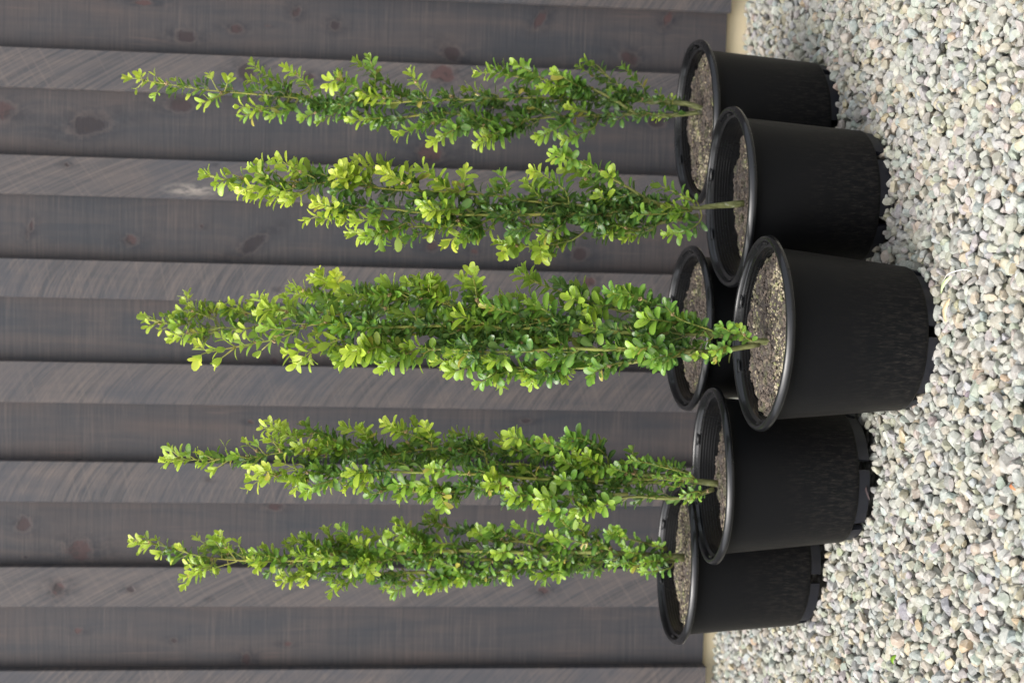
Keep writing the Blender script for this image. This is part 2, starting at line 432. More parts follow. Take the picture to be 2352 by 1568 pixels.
# traced growth of each shrub (mm, x right, y away, z up, from the pot): main stems, then side shoots
PLANTS={
 'A':('18,0,218 29,1,276 28,1,482 22,2,630 9,3,808 4,3,899 15,4,1020 19,4,1120 27,4,1193 37,4,1261|13,0,222 4,-7,277 2,-14,345 -6,-21,457 -16,-27,545 -34,-30,580 -34,-30,674 -28,-30,712|28,1,301 30,8,333 68,16,388 96,20,416 103,20,439|2,-14,345 43,-25,431 54,-35,514 61,-35,542|28,1,468 -12,13,603 -2,24,698 -14,30,807 7,30,911',
  '36,10,334 53,10,328 74,12,347 96,13,373|29,1,269 26,3,281 53,7,311|29,1,269 21,7,274 38,17,312|68,17,388 105,19,443|68,16,382 64,22,396 96,31,454|46,-28,448 44,-44,461 64,-71,510|45,-31,432 39,-40,534|60,-29,541 77,-19,622|60,-35,532 53,-36,542 61,-37,596 62,-38,650|24,2,581 20,7,591 26,15,626|-9,-22,476 -26,-37,486 -55,-60,537|-4,-19,419 -27,-24,429 -55,-33,488|-5,-20,434 1,-30,445 5,-49,483|-18,-28,543 -16,-30,553 -45,-34,594 -58,-38,631|-34,-30,601 -27,-33,607 -8,-38,667|-37,-47,675 -72,-74,726|-33,-30,587 -41,-42,600 -70,-61,646|-10,14,610 -16,4,618 -37,-12,673|-27,-24,712 -52,-15,791|-29,-30,695 -22,-28,701 -36,-25,754|-16,17,807 -27,-5,874|11,2,776 34,4,787 65,7,836 86,9,866|57,-11,825 87,-33,839|13,2,751 24,1,765 36,-2,843|11,2,776 15,-11,795 14,-34,854|8,3,828 20,-8,835 41,-25,891 27,-42,912|5,3,880 39,8,886 59,15,895|15,2,725 34,-9,744 64,-29,767|57,-47,530 78,-66,581|61,-35,535 59,-28,554 78,-16,605|23,2,602 31,6,605 43,14,667|46,-28,448 45,-38,460 40,-54,525|45,-26,436 32,-20,444 38,-9,502|25,-3,277 38,-9,281|2,-7,277 -4,-8,316|47,12,350 39,0,357 42,-20,402|26,2,518 34,8,522 46,18,554|-18,-28,543 -16,-28,553 -36,-28,593|12,4,979 28,8,978 59,14,1032 76,21,1048|12,4,979 27,8,991 45,17,1058|9,4,944 32,-6,943 64,-22,990|12,4,979 -4,-4,990 -30,-18,1062|13,4,996 -8,-9,1002 -14,-31,1069|18,4,1085 12,-10,1092 -12,-32,1134|15,-12,1092 37,-37,1082|18,4,1099 20,-6,1106 46,-22,1120|1,30,875 -3,28,884 -27,24,929|7,30,905 -1,13,911 -29,-15,957|5,3,880 25,3,888 36,3,884 60,2,893|7,30,905 11,21,911 15,7,964|10,4,962 -9,-6,976 -29,-21,1014|25,4,1166 23,7,1170 39,12,1184|28,4,1196 30,-2,1205 44,-10,1217|28,4,1196 19,-6,1204 0,-21,1215|20,-2,1140 7,-10,1154|25,4,1166 22,4,1169 19,4,1180|34,4,1235 28,-12,1235 38,-38,1236|34,4,1235 31,11,1238 22,22,1250'),
 'B':('-17,0,209 -25,-1,275 -27,-3,284 -28,-4,339 -34,-5,420 -28,-7,500 -25,-8,572 -16,-9,646 -15,-11,698 -14,-12,776 -8,-14,846 -6,-14,905 -6,-14,885 -8,-14,954 -5,-14,992 -3,-14,1037 -6,-14,1064 0,-14,1093|-30,-3,298 -40,-7,447 -44,-11,501 -50,-16,604 -50,-20,672 -50,-24,750 -44,-29,807 -47,-30,879 -47,-30,853 -45,-30,881 -35,-30,915|-28,-4,326 -27,9,418 -34,20,515 -38,20,617|-26,-4,339 -17,-16,377 6,-29,425 28,-35,466 44,-35,506|-40,-3,287 -54,6,350 -71,15,408 -61,24,460 -83,30,494 -95,30,548 -96,30,588|-41,-5,406 -52,-6,505 -64,-8,545 -60,-9,593 -50,-10,619 -64,-10,658 -71,-10,723 -76,-10,801',
  '-6,-13,1065 4,-11,1094|-3,-11,1075 0,-4,1099|-7,-31,1060 -20,-58,1078|-2,-12,1038 6,-8,1059|-3,-14,1025 -7,-22,1028 -20,-36,1050|-4,-17,969 23,-22,1013|-5,-31,991 9,-59,1025|-7,-14,919 1,-24,923 16,-40,961 29,-56,980|-7,-14,948 3,-27,953 23,-48,993|-7,-14,919 9,-8,924 26,3,958|-5,-14,981 -11,-26,983 -27,-46,1039|-6,-14,970 -10,-13,977 -29,-10,1033|-6,-14,964 -13,-8,969 -32,1,1023|-7,-14,928 -20,-11,938 -28,-4,977 -37,2,995|-7,-14,928 -21,-23,930 -43,-37,972|-7,-14,948 -15,-22,953 -26,-36,987|-7,-14,928 -17,-18,930 -34,-25,960|-44,-28,881 -30,-25,926|-44,-30,875 -48,-44,884 -45,-68,921|-47,-29,869 -58,-28,907 -70,-26,938|-46,-30,869 -54,-27,876 -70,-23,914|-6,-14,894 0,-10,900 21,-3,932|-7,-14,866 -3,-30,870 3,-56,894|-7,-14,919 -4,-8,928 7,2,956|-7,-14,858 -1,-28,865 17,-53,880|-8,-14,849 0,-22,854 18,-36,867|-47,-30,855 -53,-32,861 -68,-35,883|-11,-13,801 14,-9,803 32,-4,837 35,2,862|22,-22,829 17,-36,860|-12,-12,791 18,-7,798 39,3,816|-7,-14,858 -4,-17,859 18,-23,875|-9,-13,831 -6,-22,839 14,-38,867|-14,-11,704 -7,-17,712 15,-26,739 21,-35,760|-13,-12,771 -4,-25,777 12,-46,816|-15,-10,678 -9,-20,684 10,-35,680 22,-50,679|-28,-7,505 -6,-15,515 18,-29,557 21,-42,575|-28,-7,505 -18,-7,514 7,-7,560|-27,9,412 -21,13,417 0,21,443 13,29,480|-50,-21,689 -39,-34,700 -40,-56,754|-50,-21,689 -44,-37,694 -51,-63,747|-65,-10,662 -59,-3,671 -65,9,728|-75,-10,784 -66,-12,788 -83,-16,832 -87,-20,868|-45,-29,812 -61,-36,820 -71,-48,865|-74,-10,762 -66,-17,770 -85,-28,806 -98,-40,842|-62,-10,647 -64,-11,651 -81,-14,684 -100,-16,710|-56,-10,630 -69,-6,632 -90,-1,668|-64,-10,653 -75,-16,659 -98,-25,688|-97,23,588 -91,12,624|-96,30,582 -98,14,600 -116,-11,616|-92,33,534 -97,39,538 -110,44,524|-99,14,550 -122,-13,550|-66,7,390 -57,-1,438|-59,8,360 -65,11,362 -76,14,397 -84,18,412|-32,-4,335 -40,-18,342 -46,-40,402|-31,-3,339 -27,-1,379|-25,6,351 -15,16,398|-68,-10,690 -66,-11,698 -72,-12,724 -88,-14,734|-27,-3,294 -16,-2,298 4,1,344 9,3,365|-40,-3,281 -53,-12,288 -69,-26,314 -76,-41,352|44,-41,507 41,-52,545|40,-48,508 49,-70,540|26,-30,460 34,-24,478|16,-32,437 15,-41,441 20,-57,452|-28,10,426 -14,7,432 23,1,487 29,-5,517|-51,-2,613 -36,10,647|-50,-14,614 -35,-10,646 -26,-6,680|-18,-9,619 -10,-2,619 6,9,632|-20,-9,609 -1,-15,610 21,-24,625|-26,-8,546 -20,-13,554 7,-21,582|-83,31,499 -84,32,534|-70,16,409 -56,11,417 -73,2,445|-27,-3,286 -17,-13,293 -12,-29,324|-30,-10,300 -30,-21,351|-28,-4,420 -13,-27,464|-55,-7,511 -61,-14,514 -84,-27,555|-75,-10,784 -78,-3,788 -103,9,782|-76,-10,795 -84,-4,814 -109,7,810|-14,-12,760 -5,-14,761 25,-16,777|-14,-15,686 -3,-23,726|-33,-11,300 -41,-26,336'),
 'C':('-9,0,212 -8,-2,250 -1,-3,300 0,-5,399 2,-7,461 6,-8,498 13,-10,547 22,-12,620 28,-12,680 39,-12,727 54,-12,787 41,-12,786 44,-12,830|-13,-2,237 -21,-7,276 -27,-12,326 -26,-17,426 -26,-22,548 -32,-27,620 -30,-30,739 -34,-30,774 -29,-30,861 -24,-30,926|0,-3,300 23,4,398 35,12,451 47,19,507 61,20,544 77,20,588|-1,-5,424 5,-10,547 5,-15,620 4,-19,715 2,-24,786 1,-29,808 5,-34,905 -6,-35,937 -20,-35,969 -33,-35,1024 -37,-35,1054|-27,-12,326 -43,2,422 -54,15,493 -56,28,565 -55,30,638 -46,30,687|-11,-8,498 -13,-9,618 -20,-9,714 -6,-9,708 -8,-10,796 17,-10,873 20,-10,939 26,-10,982',
  '-36,-41,1045 -43,-52,1069 -52,-62,1074|-37,-35,1049 -39,-33,1062 -31,-29,1080|-32,-31,1024 -15,-24,1051|-26,-40,998 -32,-48,1010 -21,-56,1018|-20,-33,969 -42,-29,992|-18,-33,967 -28,-30,948|-18,-35,969 -8,-35,993|-33,-36,1024 -52,-37,1047|20,-9,939 30,-7,980 45,-6,998|20,-15,938 23,-23,977 14,-31,995|-25,-30,903 -28,-30,909 -39,-30,934 -42,-29,956|-25,-30,903 -28,-36,904 -45,-46,925 -58,-57,939|-27,-33,898 -41,-38,915 -58,-43,916|44,-12,825 38,-10,830 48,-7,878|43,-12,812 31,-12,819 59,-12,868|-6,-45,937 -3,-61,985|-4,-28,927 6,-18,968|3,-35,905 4,-37,954|-31,-30,819 -33,-32,829 -40,-34,861 -42,-37,883|-31,-30,819 -32,-47,829 -37,-74,863|-30,-30,844 -44,-34,852 -55,-39,876|-36,-41,774 -60,-59,813|-33,-30,782 -25,-30,785 -15,-31,831|-33,-30,782 -30,-36,785 -28,-45,835|50,-12,765 41,-9,775 56,-4,815|50,-12,765 46,-13,775 69,-15,813|44,-12,739 53,-11,740 59,-8,758 74,-6,780|42,-12,731 51,-21,732 78,-35,742|46,-12,748 53,-14,753 79,-16,763|3,-23,761 17,-22,764 25,-20,799|-7,-10,766 -12,-6,774 -17,-1,809|-48,30,668 -41,22,671 -33,8,717|-48,34,672 -61,40,717|-31,-30,749 -42,-26,752 -54,-18,778|4,-18,683 14,-18,682 20,-18,704|4,-32,872 -3,-26,873 -10,-14,912|3,-32,858 -3,-25,862 -14,-15,890|-28,-30,866 -18,-34,872 -34,-41,906|3,-32,858 -1,-36,862 14,-42,894|-31,-30,819 -28,-43,818 -37,-64,848|3,-10,824 18,-6,830 31,0,863|1,-4,818 7,6,845|36,-12,708 45,-18,709 55,-26,741|75,20,581 91,20,613|75,21,580 94,22,600|16,-10,562 21,-10,571 37,-9,608 51,-8,639|23,-12,614 25,-24,616 35,-45,666|25,-9,619 29,-6,665|21,-11,604 25,-14,610 15,-18,654|-12,-8,579 -8,-9,587 1,-10,621|4,-16,642 5,-20,644 14,-27,680 23,-34,705|4,-17,669 12,-19,668 28,-22,671|-55,30,612 -54,31,614 -65,33,633 -89,35,627|-31,-28,666 -38,-30,668 -34,-32,718|-48,30,668 -46,31,675 -54,32,716|-50,30,661 -53,14,669 -67,-13,716|-55,30,633 -64,17,639 -81,-5,670|-56,29,580 -59,25,590 -64,19,627 -76,12,644|-56,24,539 -51,24,541 -61,23,565 -69,22,597|-56,19,554 -68,8,579 -84,-4,588|-55,19,508 -45,19,517 -58,18,539 -70,18,541|-55,23,529 -50,21,529 -75,19,531|-46,5,437 -44,-4,448 -56,-21,487 -68,-37,504|-48,7,447 -39,2,459 -42,-7,499|-26,-14,364 -30,-25,366 -49,-44,404|-26,-14,364 -30,-29,380 -40,-55,419|20,3,379 37,-3,387 53,-13,427 59,-23,465 63,-33,479|30,8,423 51,-1,424 57,-16,466|26,6,408 46,-6,413 64,-27,454|39,14,462 43,6,467 40,-6,484 32,-19,503|16,2,365 18,-14,377 22,-41,427|13,1,351 18,-5,360 32,-14,382|10,0,337 12,-8,339 25,-20,369|7,-1,323 12,-3,325 28,-6,351|28,-12,666 50,-14,668 66,-16,690 80,-19,700|64,-23,676 89,-42,683|46,18,493 55,23,494 74,32,522|44,2,509 53,-26,538|15,-10,552 26,-17,560 44,-29,598|38,-12,715 44,-18,716 57,-29,745 78,-39,741|39,-12,722 49,-17,728 59,-24,759 70,-31,783|-23,-8,285 -16,-22,292 -26,-46,320|-23,-8,285 -26,-5,292 -39,1,303|-23,-8,285 -26,-16,295 -22,-29,323|-8,-2,244 -6,-12,255 3,-28,270 15,-44,279|-7,-2,251 -4,-4,255 8,-7,281|-4,-3,273 1,-17,279 14,-41,310|-1,-4,309 -7,-7,313 -17,-13,339|-27,-20,329 -36,-35,344|-12,-8,544 -17,-11,546 -15,-16,586|-30,-25,584 -32,-18,583 -28,-7,613|4,-19,696 11,-16,703 22,-10,751|-30,-37,739 -26,-48,779|-46,30,682 -46,33,699 -50,38,735|-15,-9,641 -14,-10,643 -8,-12,691|-32,-27,632 -42,-35,633 -47,-48,660|-26,-15,392 -19,-29,404 -26,-51,445|-26,-18,438 -24,-20,439 -20,-24,476|-26,-21,525 -30,-24,524 -29,-29,558|53,20,517 37,26,530 52,37,558|19,-11,583 43,-4,583 54,7,611|0,-5,403 -4,-7,412 -10,-11,442|4,-16,487 8,-30,514|4,-18,683 0,-13,686 -1,-5,726|-55,23,529 -43,6,531 -43,-22,572|4,-2,309 7,-11,315 23,-26,368 44,-40,396'),
 'D':('7,0,230 2,0,328 4,0,484 8,1,687 18,1,773 20,1,760 23,2,892 8,2,971 -12,2,1036 -13,2,1095 -9,2,1152 -7,2,1194 0,2,1220|10,0,455 37,-9,688 58,-19,708 50,-29,827 54,-30,879 72,-30,919|11,2,971 12,8,1036 19,14,1092 8,19,1121 23,20,1150 33,20,1155',
  '-7,0,1193 2,-3,1221|-8,-12,1197 -16,-34,1216|-7,0,1183 0,-2,1206|-7,7,1171 6,15,1193|-10,-6,1170 -21,-19,1193|-9,-4,1152 3,-15,1174|-9,-9,1151 -10,-28,1167|14,16,1098 5,10,1102 18,0,1132 35,-10,1154|21,20,1140 26,27,1143 50,38,1153|-12,2,1098 0,-3,1100 12,-10,1131 16,-18,1166|10,19,1119 8,26,1130 7,37,1170|8,23,1114 32,32,1123|-12,2,1098 -21,0,1100 -30,-2,1146 -36,-4,1177|-16,-4,1095 -25,-15,1137 -28,-26,1172|-16,6,1088 -29,14,1114 -40,21,1144|-13,2,1081 -13,-3,1090 -19,-11,1125|12,7,1021 7,3,1023 19,-4,1059 26,-11,1090|14,9,1046 19,0,1049 34,-15,1074|12,8,1030 7,15,1037 11,27,1083|12,7,1021 9,2,1023 35,-6,1039|12,-6,996 41,-22,1014|-12,-1,1035 -18,-7,1069 -34,-12,1073|-12,-12,1032 -20,-35,1053|-13,2,1089 -3,0,1096 23,-3,1106|56,-34,879 74,-40,913 78,-46,934|67,-30,901 71,-40,905 89,-56,918|54,-30,873 38,-29,879 50,-26,931 65,-24,968|69,-30,907 45,-27,923 52,-21,970|59,-30,884 66,-47,884 83,-74,890|10,2,953 21,-2,958 44,-9,981|23,2,886 36,-9,892 50,-26,944|23,2,867 34,8,866 44,17,909|51,-27,804 50,-25,814 66,-22,840'),
 'E':('-14,0,238 -10,-1,282 -4,-1,305 0,-2,370 1,-3,447 -4,-3,500 15,-4,565 16,-5,631 37,-5,636 41,-6,729 30,-7,794 40,-8,860 29,-8,904 31,-8,963 25,-8,999 22,-8,1035 19,-8,1075 19,-8,1116 24,-8,1146|-23,0,245 -38,-8,295 -35,-16,373 -37,-24,406 -43,-30,429 -52,-30,482 -60,-30,514|-13,-1,326 -15,7,423 -20,16,476 -19,20,510 -28,20,546|-7,-2,349 -9,-7,458 -8,-13,519 -5,-18,571 0,-23,610 2,-28,652 2,-34,678 5,-35,828 -5,-35,897 5,-35,936 -1,-35,974|4,-2,371 28,5,511 34,13,568 34,20,630 28,27,700 24,30,807 50,30,887 57,30,939|-30,-24,396 -36,-21,502 -34,-18,566 -25,-14,629 -21,-11,649 -32,-10,702 -27,-10,780 -18,-10,859',
  '20,-18,1115 21,-35,1155|22,-21,1130 14,-43,1152|20,0,1130 38,12,1152|20,-17,1105 31,-34,1118|19,-10,1106 14,-13,1130|20,-13,1077 33,-22,1102|19,-9,1070 9,-11,1098|20,-10,1050 -1,-13,1080|22,-6,1053 45,-4,1060|23,-22,1023 30,-45,1042|26,-7,996 38,-5,1015 50,-3,1030|26,-17,998 6,-33,1020|28,-12,994 52,-18,1014|32,-13,911 68,-22,973 73,-31,1001|57,30,934 60,20,965 84,4,993|57,30,934 57,26,957 76,19,973|30,-8,940 34,-13,950 55,-22,996|30,-8,962 36,-16,970 60,-29,988|5,-35,930 15,-34,936 -9,-33,996 -9,-32,1022|-1,-35,968 -11,-38,999 -26,-42,1021|-2,-51,973 8,-78,1004|0,-46,973 12,-64,990|4,-35,936 8,-41,941 21,-50,971|-5,-35,892 2,-32,897 -9,-26,941 -10,-20,964|1,-35,914 -8,-30,923 -17,-22,959|4,-35,925 -8,-39,935 -25,-44,942|-4,-35,882 -9,-45,884 -18,-62,914 -29,-79,928|-2,-35,872 -10,-33,874 -26,-29,900|43,30,858 42,26,860 63,19,913 63,13,946|55,30,918 63,27,921 79,22,937|30,-7,789 40,-6,795 61,-6,834 76,-6,874|40,-8,854 35,-9,860 40,-11,891|36,-7,826 56,-12,829 77,-21,840|30,-4,794 39,2,834 39,8,860|41,-6,723 52,-11,730 70,-18,772 83,-26,806|67,-14,769 73,-26,790|40,-6,733 64,-2,743 88,4,753|41,-6,723 60,-18,725 82,-38,739|-22,-10,820 -11,-16,820 -18,-26,858 -30,-36,863|-20,-10,831 -12,-7,838 -29,-1,835|-29,-10,752 -18,-25,755 -18,-51,784|-27,-10,673 -27,-8,675 -38,-5,712 -41,-1,735|35,19,621 61,19,662 66,19,691|30,25,674 26,19,680 22,8,717|-32,-10,696 -36,-20,705 -55,-36,700|-29,-10,681 -32,-8,686 -51,-5,682|0,-30,846 7,-21,890|5,-48,828 6,-71,859|4,-40,808 -1,-49,833|-27,-14,767 -42,-19,775|34,-8,879 40,-12,886 32,-20,924|35,-8,873 43,-16,878 49,-31,916|29,-8,906 35,-21,911 44,-43,946|30,-8,932 34,-10,937 44,-14,976|4,-34,758 17,-32,769 21,-27,808|2,-34,694 8,-49,705 13,-74,732|-31,-10,707 -20,-21,708 -19,-40,743|26,28,740 27,32,740 37,37,767|39,-6,670 42,-3,676 54,1,716|38,-6,644 42,-6,650 63,-7,642|31,10,538 36,0,544 56,-17,574 65,-34,601|34,13,562 52,13,570 71,15,588|29,7,521 33,14,529 42,26,573|29,7,521 33,15,525 49,27,562|28,6,513 32,7,521 31,7,556|28,5,505 42,-10,507 58,-36,547|34,17,597 34,20,599 40,26,615|34,14,571 38,2,578 52,-17,604|36,16,604 56,14,607|-6,-16,543 -6,-9,544 4,1,586|-6,-16,543 -3,-15,549 9,-14,577|-29,-16,596 -17,-29,599 -11,-52,637|0,-23,604 -12,-33,610 2,-49,629|-29,-16,596 -19,-10,597 -28,-1,626|-18,7,512 -22,-15,568|-19,20,504 -21,19,508 -14,17,536 -6,15,545|-22,13,519 -32,2,559|-34,-18,560 -33,-30,563 -33,-52,599|-33,-17,569 -37,-19,572 -53,-22,572|-35,-20,515 -34,-36,526 -40,-62,554|-58,-44,514 -52,-68,546|-60,-30,508 -59,-38,523 -70,-50,542|14,1,425 34,-8,433 60,-24,473 61,-39,507|57,-12,471 54,-38,507|18,2,445 44,-1,445 59,-6,435|58,4,470 43,6,474|0,-2,376 3,2,381 2,10,423|0,-2,386 5,-16,395 15,-38,427|7,-1,385 4,-7,389 -4,-18,425|-14,5,389 -22,-4,397 -20,-20,430|-33,-23,436 -35,-25,439 -37,-29,482|-44,-30,431 -44,-35,440 -62,-43,478|-50,-30,469 -54,-24,477 -75,-14,479|-50,-30,469 -50,-38,473 -62,-51,494|-41,-46,432 -51,-71,451|7,-1,385 27,-1,382 40,-1,386|-10,-1,280 1,-9,285 19,-22,353 28,-36,399|-4,-2,308 11,-3,316 24,-5,372|-4,-1,299 9,-6,306 22,-14,345|-8,-1,286 4,4,286 16,13,324|-27,-6,261 -46,-11,297|-27,-4,257 -42,-7,283|-10,-1,276 -5,-11,285 0,-29,320|-5,-1,296 -10,-5,305 -2,-10,350|-31,-5,267 -26,-15,275 -31,-33,311|-36,-10,328 -32,-8,371|-6,-6,350 -10,-13,383|14,1,425 15,-12,438 33,-35,472|18,2,445 14,-9,463 37,-28,488|4,-10,437 7,-24,465|-2,-3,479 7,-2,483 15,0,513|21,3,465 12,-9,480 28,-30,511|0,-2,376 6,-2,381 21,-1,403|24,4,485 26,3,496 36,2,520|-9,-9,470 -8,-24,482 -6,-48,518|-5,-1,296 -19,-2,305 -15,-3,338'),
 'F':('13,0,240 20,-2,345 24,-3,393 22,-5,512 25,-6,629 21,-8,763 9,-10,871 6,-11,984 9,-12,1054 13,-12,1110 24,-12,1158 35,-12,1194 42,-12,1233|29,0,274 46,-24,327 56,-30,368|31,-5,498 42,3,546 38,11,585 51,19,627 55,20,640 75,20,714|24,-3,370 49,-29,422 73,-35,456|17,-2,333 2,7,415 -2,15,485 -13,24,555 -26,30,623 -29,30,711 -38,30,755|7,11,596 11,0,800 35,-10,914 43,-10,954|-20,30,711 -21,33,828 -15,35,892 -24,35,949|8,0,259 3,-16,312 -1,-20,341',
  '38,-26,1198 42,-49,1233|40,-15,1216 46,-19,1237|38,-23,1198 55,-42,1215|34,-8,1206 21,0,1226|32,-17,1177 47,-26,1195|31,-21,1176 20,-36,1188|22,-10,1147 7,-6,1169|22,-28,1136 37,-55,1150|10,-12,1064 17,-12,1072 37,-11,1111 51,-10,1128|9,-12,1056 16,-22,1059 41,-38,1075 62,-54,1082|11,-12,1080 30,-26,1082 53,-48,1096|5,-8,1055 -19,-2,1128 -25,5,1153|12,-12,1096 -8,-12,1102 -22,-13,1132 -39,-13,1148|13,-12,1104 2,-24,1109 5,-43,1140|12,-12,1088 0,-26,1098 -8,-50,1133|10,-5,1094 -11,6,1092|12,-13,1071 -2,-14,1068|11,-12,1080 17,-9,1083 24,-4,1112|6,-11,978 14,-25,984 28,-47,1030|6,-11,978 15,-13,984 32,-16,1010|8,-12,1038 21,-20,1043 46,-34,1053|6,-12,988 8,-23,998 13,-41,1033|8,-12,1038 13,-21,1040 32,-36,1067|6,-14,1012 -7,-17,1020|-15,30,892 -28,21,960 -18,13,985|-26,28,949 -36,15,982|-22,35,926 -22,22,928 -38,-1,939|34,-7,914 44,-1,963|35,-11,914 55,-13,943|21,-4,843 22,-3,843 42,0,881 64,3,901|21,-4,843 44,-11,852 71,-21,878|24,-6,859 28,-2,872 47,5,895|-20,30,828 -40,26,874 -62,21,890|-18,34,849 -41,31,856 -32,27,894|18,-3,827 29,-6,835 49,-11,869|21,-8,757 26,-8,757 46,-6,786 60,-5,830|75,20,707 50,13,728 80,1,775|22,-8,718 49,-22,724 72,-46,774|22,-8,718 46,-24,730 64,-51,788|22,-8,699 40,-19,715 56,-39,767|22,-8,718 37,-24,721 47,-50,762|-38,35,755 -52,43,795|-36,30,742 -40,25,746 -59,16,781|-32,32,726 -24,34,775|-28,30,680 -23,13,683 -42,-15,733|-28,30,680 -31,25,682 -53,16,712|66,25,684 85,33,719|69,20,686 72,18,696 96,15,706|24,-7,661 39,-13,672 38,-24,710|8,6,678 8,1,699 21,-8,737|-26,30,617 -23,16,630 -14,-8,662|49,2,612 66,-19,629|40,12,585 52,-1,589 72,-22,604|28,-7,876 21,-15,886 40,-28,928|8,-10,914 10,-18,914 23,-30,956|-19,35,910 -16,40,915 -20,47,950|14,-9,819 5,-22,829 -14,-44,811|12,-9,834 11,-20,843 -12,-38,856|14,-2,810 24,-12,815 46,-29,844|19,-8,772 25,-21,772 43,-43,801|10,-20,871 19,-36,913|8,8,649 -6,-3,655 8,-22,700|-27,30,655 -22,25,659 -44,16,688|-27,30,642 -17,14,654 -33,-13,656|-20,33,594 -13,42,626|17,-9,788 10,-16,786 6,-30,834|7,-11,946 14,-5,948 38,5,972|46,16,608 60,15,628|42,3,546 58,2,577 67,2,602|31,-5,491 46,-8,484 62,-14,537 75,-19,559|72,-29,455 80,-18,482|62,-32,435 62,-41,447 82,-55,473 98,-70,485|73,-36,456 89,-36,470|60,-40,433 78,-56,443|54,-30,427 72,-31,427|45,-25,408 51,-24,409 71,-23,407|55,-29,356 60,-42,366 65,-64,400|55,-29,356 60,-41,366 70,-61,393|58,-46,371 78,-73,381|52,-30,420 44,-41,435 58,-60,475|23,-4,455 36,-19,467 60,-44,494|32,-10,378 29,-18,384 44,-30,403|-24,29,607 -13,36,610 -38,47,621|7,11,590 2,3,599 -17,-10,612|-13,24,548 -9,14,551 -26,-1,576|-12,18,558 -37,9,565|22,-5,505 12,-15,513 12,-32,554|0,9,428 1,10,438 -16,11,480 -25,12,516|-4,16,488 -24,17,494 -40,18,500|-2,14,468 -7,1,472 -22,-20,475|0,10,438 10,-1,452 8,-19,490|7,5,403 -5,4,444|1,13,414 -18,23,436|6,4,385 2,3,396 -21,1,401|4,-22,314 1,-33,353|2,-7,303 -12,5,332|7,-2,260 -2,-13,266 -6,-30,298 -8,-47,330|18,-1,309 22,-17,325 30,-42,356|18,-1,309 19,1,309 33,4,321|8,0,252 14,-7,263 22,-18,282|32,-19,282 45,-46,307|4,6,397 14,2,404 15,-4,429|24,-4,421 18,4,428 17,16,457|20,-9,512 21,-16,536|-1,-20,335 7,-28,350 2,-42,388|5,-9,283 11,-24,290 15,-48,319|5,-9,283 12,-24,290 11,-50,331|8,0,252 9,5,260 6,13,285|22,-4,472 34,-9,477 52,-18,500|32,3,511 52,13,526|24,-6,572 26,-21,572 26,-47,598|19,-1,324 24,-12,336 40,-31,363'),
}
BOARD_KNOTS=[(0.711, 1.32, 0.0048, 0.0229, 0.0), (0.644, 1.228, 0.0115, 0.0191, 0.0), (0.664, 1.121, 0.0096, 0.0153, 0.0), (0.673, 1.055, 0.0029, 0.0057, 0.0), (0.68, 0.909, 0.0115, 0.0095, 0.0), (0.705, 0.995, 0.0124, 0.0086, 40.0), (0.47, 1.612, 0.0182, 0.024, 0.0), (0.448, 1.431, 0.0211, 0.0355, -12.0), (0.499, 1.238, 0.0153, 0.0249, 0.0), (0.714, 0.46, 0.0239, 0.0086, 35.0), (0.726, 0.173, 0.021, 0.0076, 30.0), (0.629, 0.655, 0.0143, 0.021, 30.0), (0.638, 0.257, 0.0143, 0.0182, 25.0), (0.412, 0.699, 0.0211, 0.025, 0.0), (0.499, 0.192, 0.0134, 0.0153, 0.0), (0.218, 1.554, 0.0193, 0.0058, 20.0), (0.202, 1.342, 0.0116, 0.0135, 0.0), (0.203, 1.079, 0.0135, 0.0309, -35.0), (0.236, 1.191, 0.0048, 0.0058, 0.0), (0.206, 0.688, 0.0116, 0.0135, 0.0), (0.199, 0.593, 0.0068, 0.0077, 0.0), (0.198, 0.356, 0.0135, 0.0155, 0.0), (-0.055, 1.03, 0.0068, 0.0097, 0.0), (-0.191, 1.079, 0.0049, 0.0078, 0.0), (-0.18, 0.467, 0.0058, 0.0117, 0.0), (-0.422, 1.567, 0.0157, 0.0127, 20.0), (-0.479, 1.447, 0.0216, 0.0265, 0.0), (-0.497, 1.562, 0.0049, 0.0049, 0.0), (-0.463, 1.246, 0.0049, 0.0059, 0.0), (-0.379, 1.022, 0.0078, 0.0157, 0.0), (-0.659, 1.447, 0.0069, 0.0089, 0.0), (-0.681, 1.241, 0.0059, 0.0079, 0.0), (-0.725, 1.081, 0.0138, 0.0109, 0.0), (-0.69, 0.991, 0.0049, 0.0089, 0.0), (0.007, 0.84, 0.0116, 0.0136, 0.0), (-0.442, 0.665, 0.0118, 0.0157, 0.0), (-0.23, 0.345, 0.0078, 0.0098, 0.0)]
BATTEN_KNOTS=[(0.582, 0.672, 0.0171, 0.0247, 0.0), (0.569, 1.096, 0.0209, 0.0171, 0.0), (0.564, 0.963, 0.0095, 0.0133, 0.0), (0.36, 1.472, 0.0057, 0.0076, 0.0), (0.369, 1.163, 0.0029, 0.0038, 0.0), (0.137, 0.336, 0.0106, 0.0135, 0.0), (-0.559, 1.487, 0.0176, 0.0137, 0.0), (-0.56, 1.332, 0.0078, 0.0078, 0.0), (-0.582, 1.162, 0.0039, 0.0039, 0.0), (-0.562, 0.418, 0.0088, 0.0117, 0.0), (0.104, 1.022, 0.0038, 0.0048, 0.0), (-0.316, 1.166, 0.0049, 0.0058, 0.0)]
PATCH=(0.314,1.214)

# ---------------------------------------------------------------- ground and gravel
YAW = math.atan(-0.07463)
WALL_Y = 3.1612
def wall_y(x): return WALL_Y - 0.07463 * x

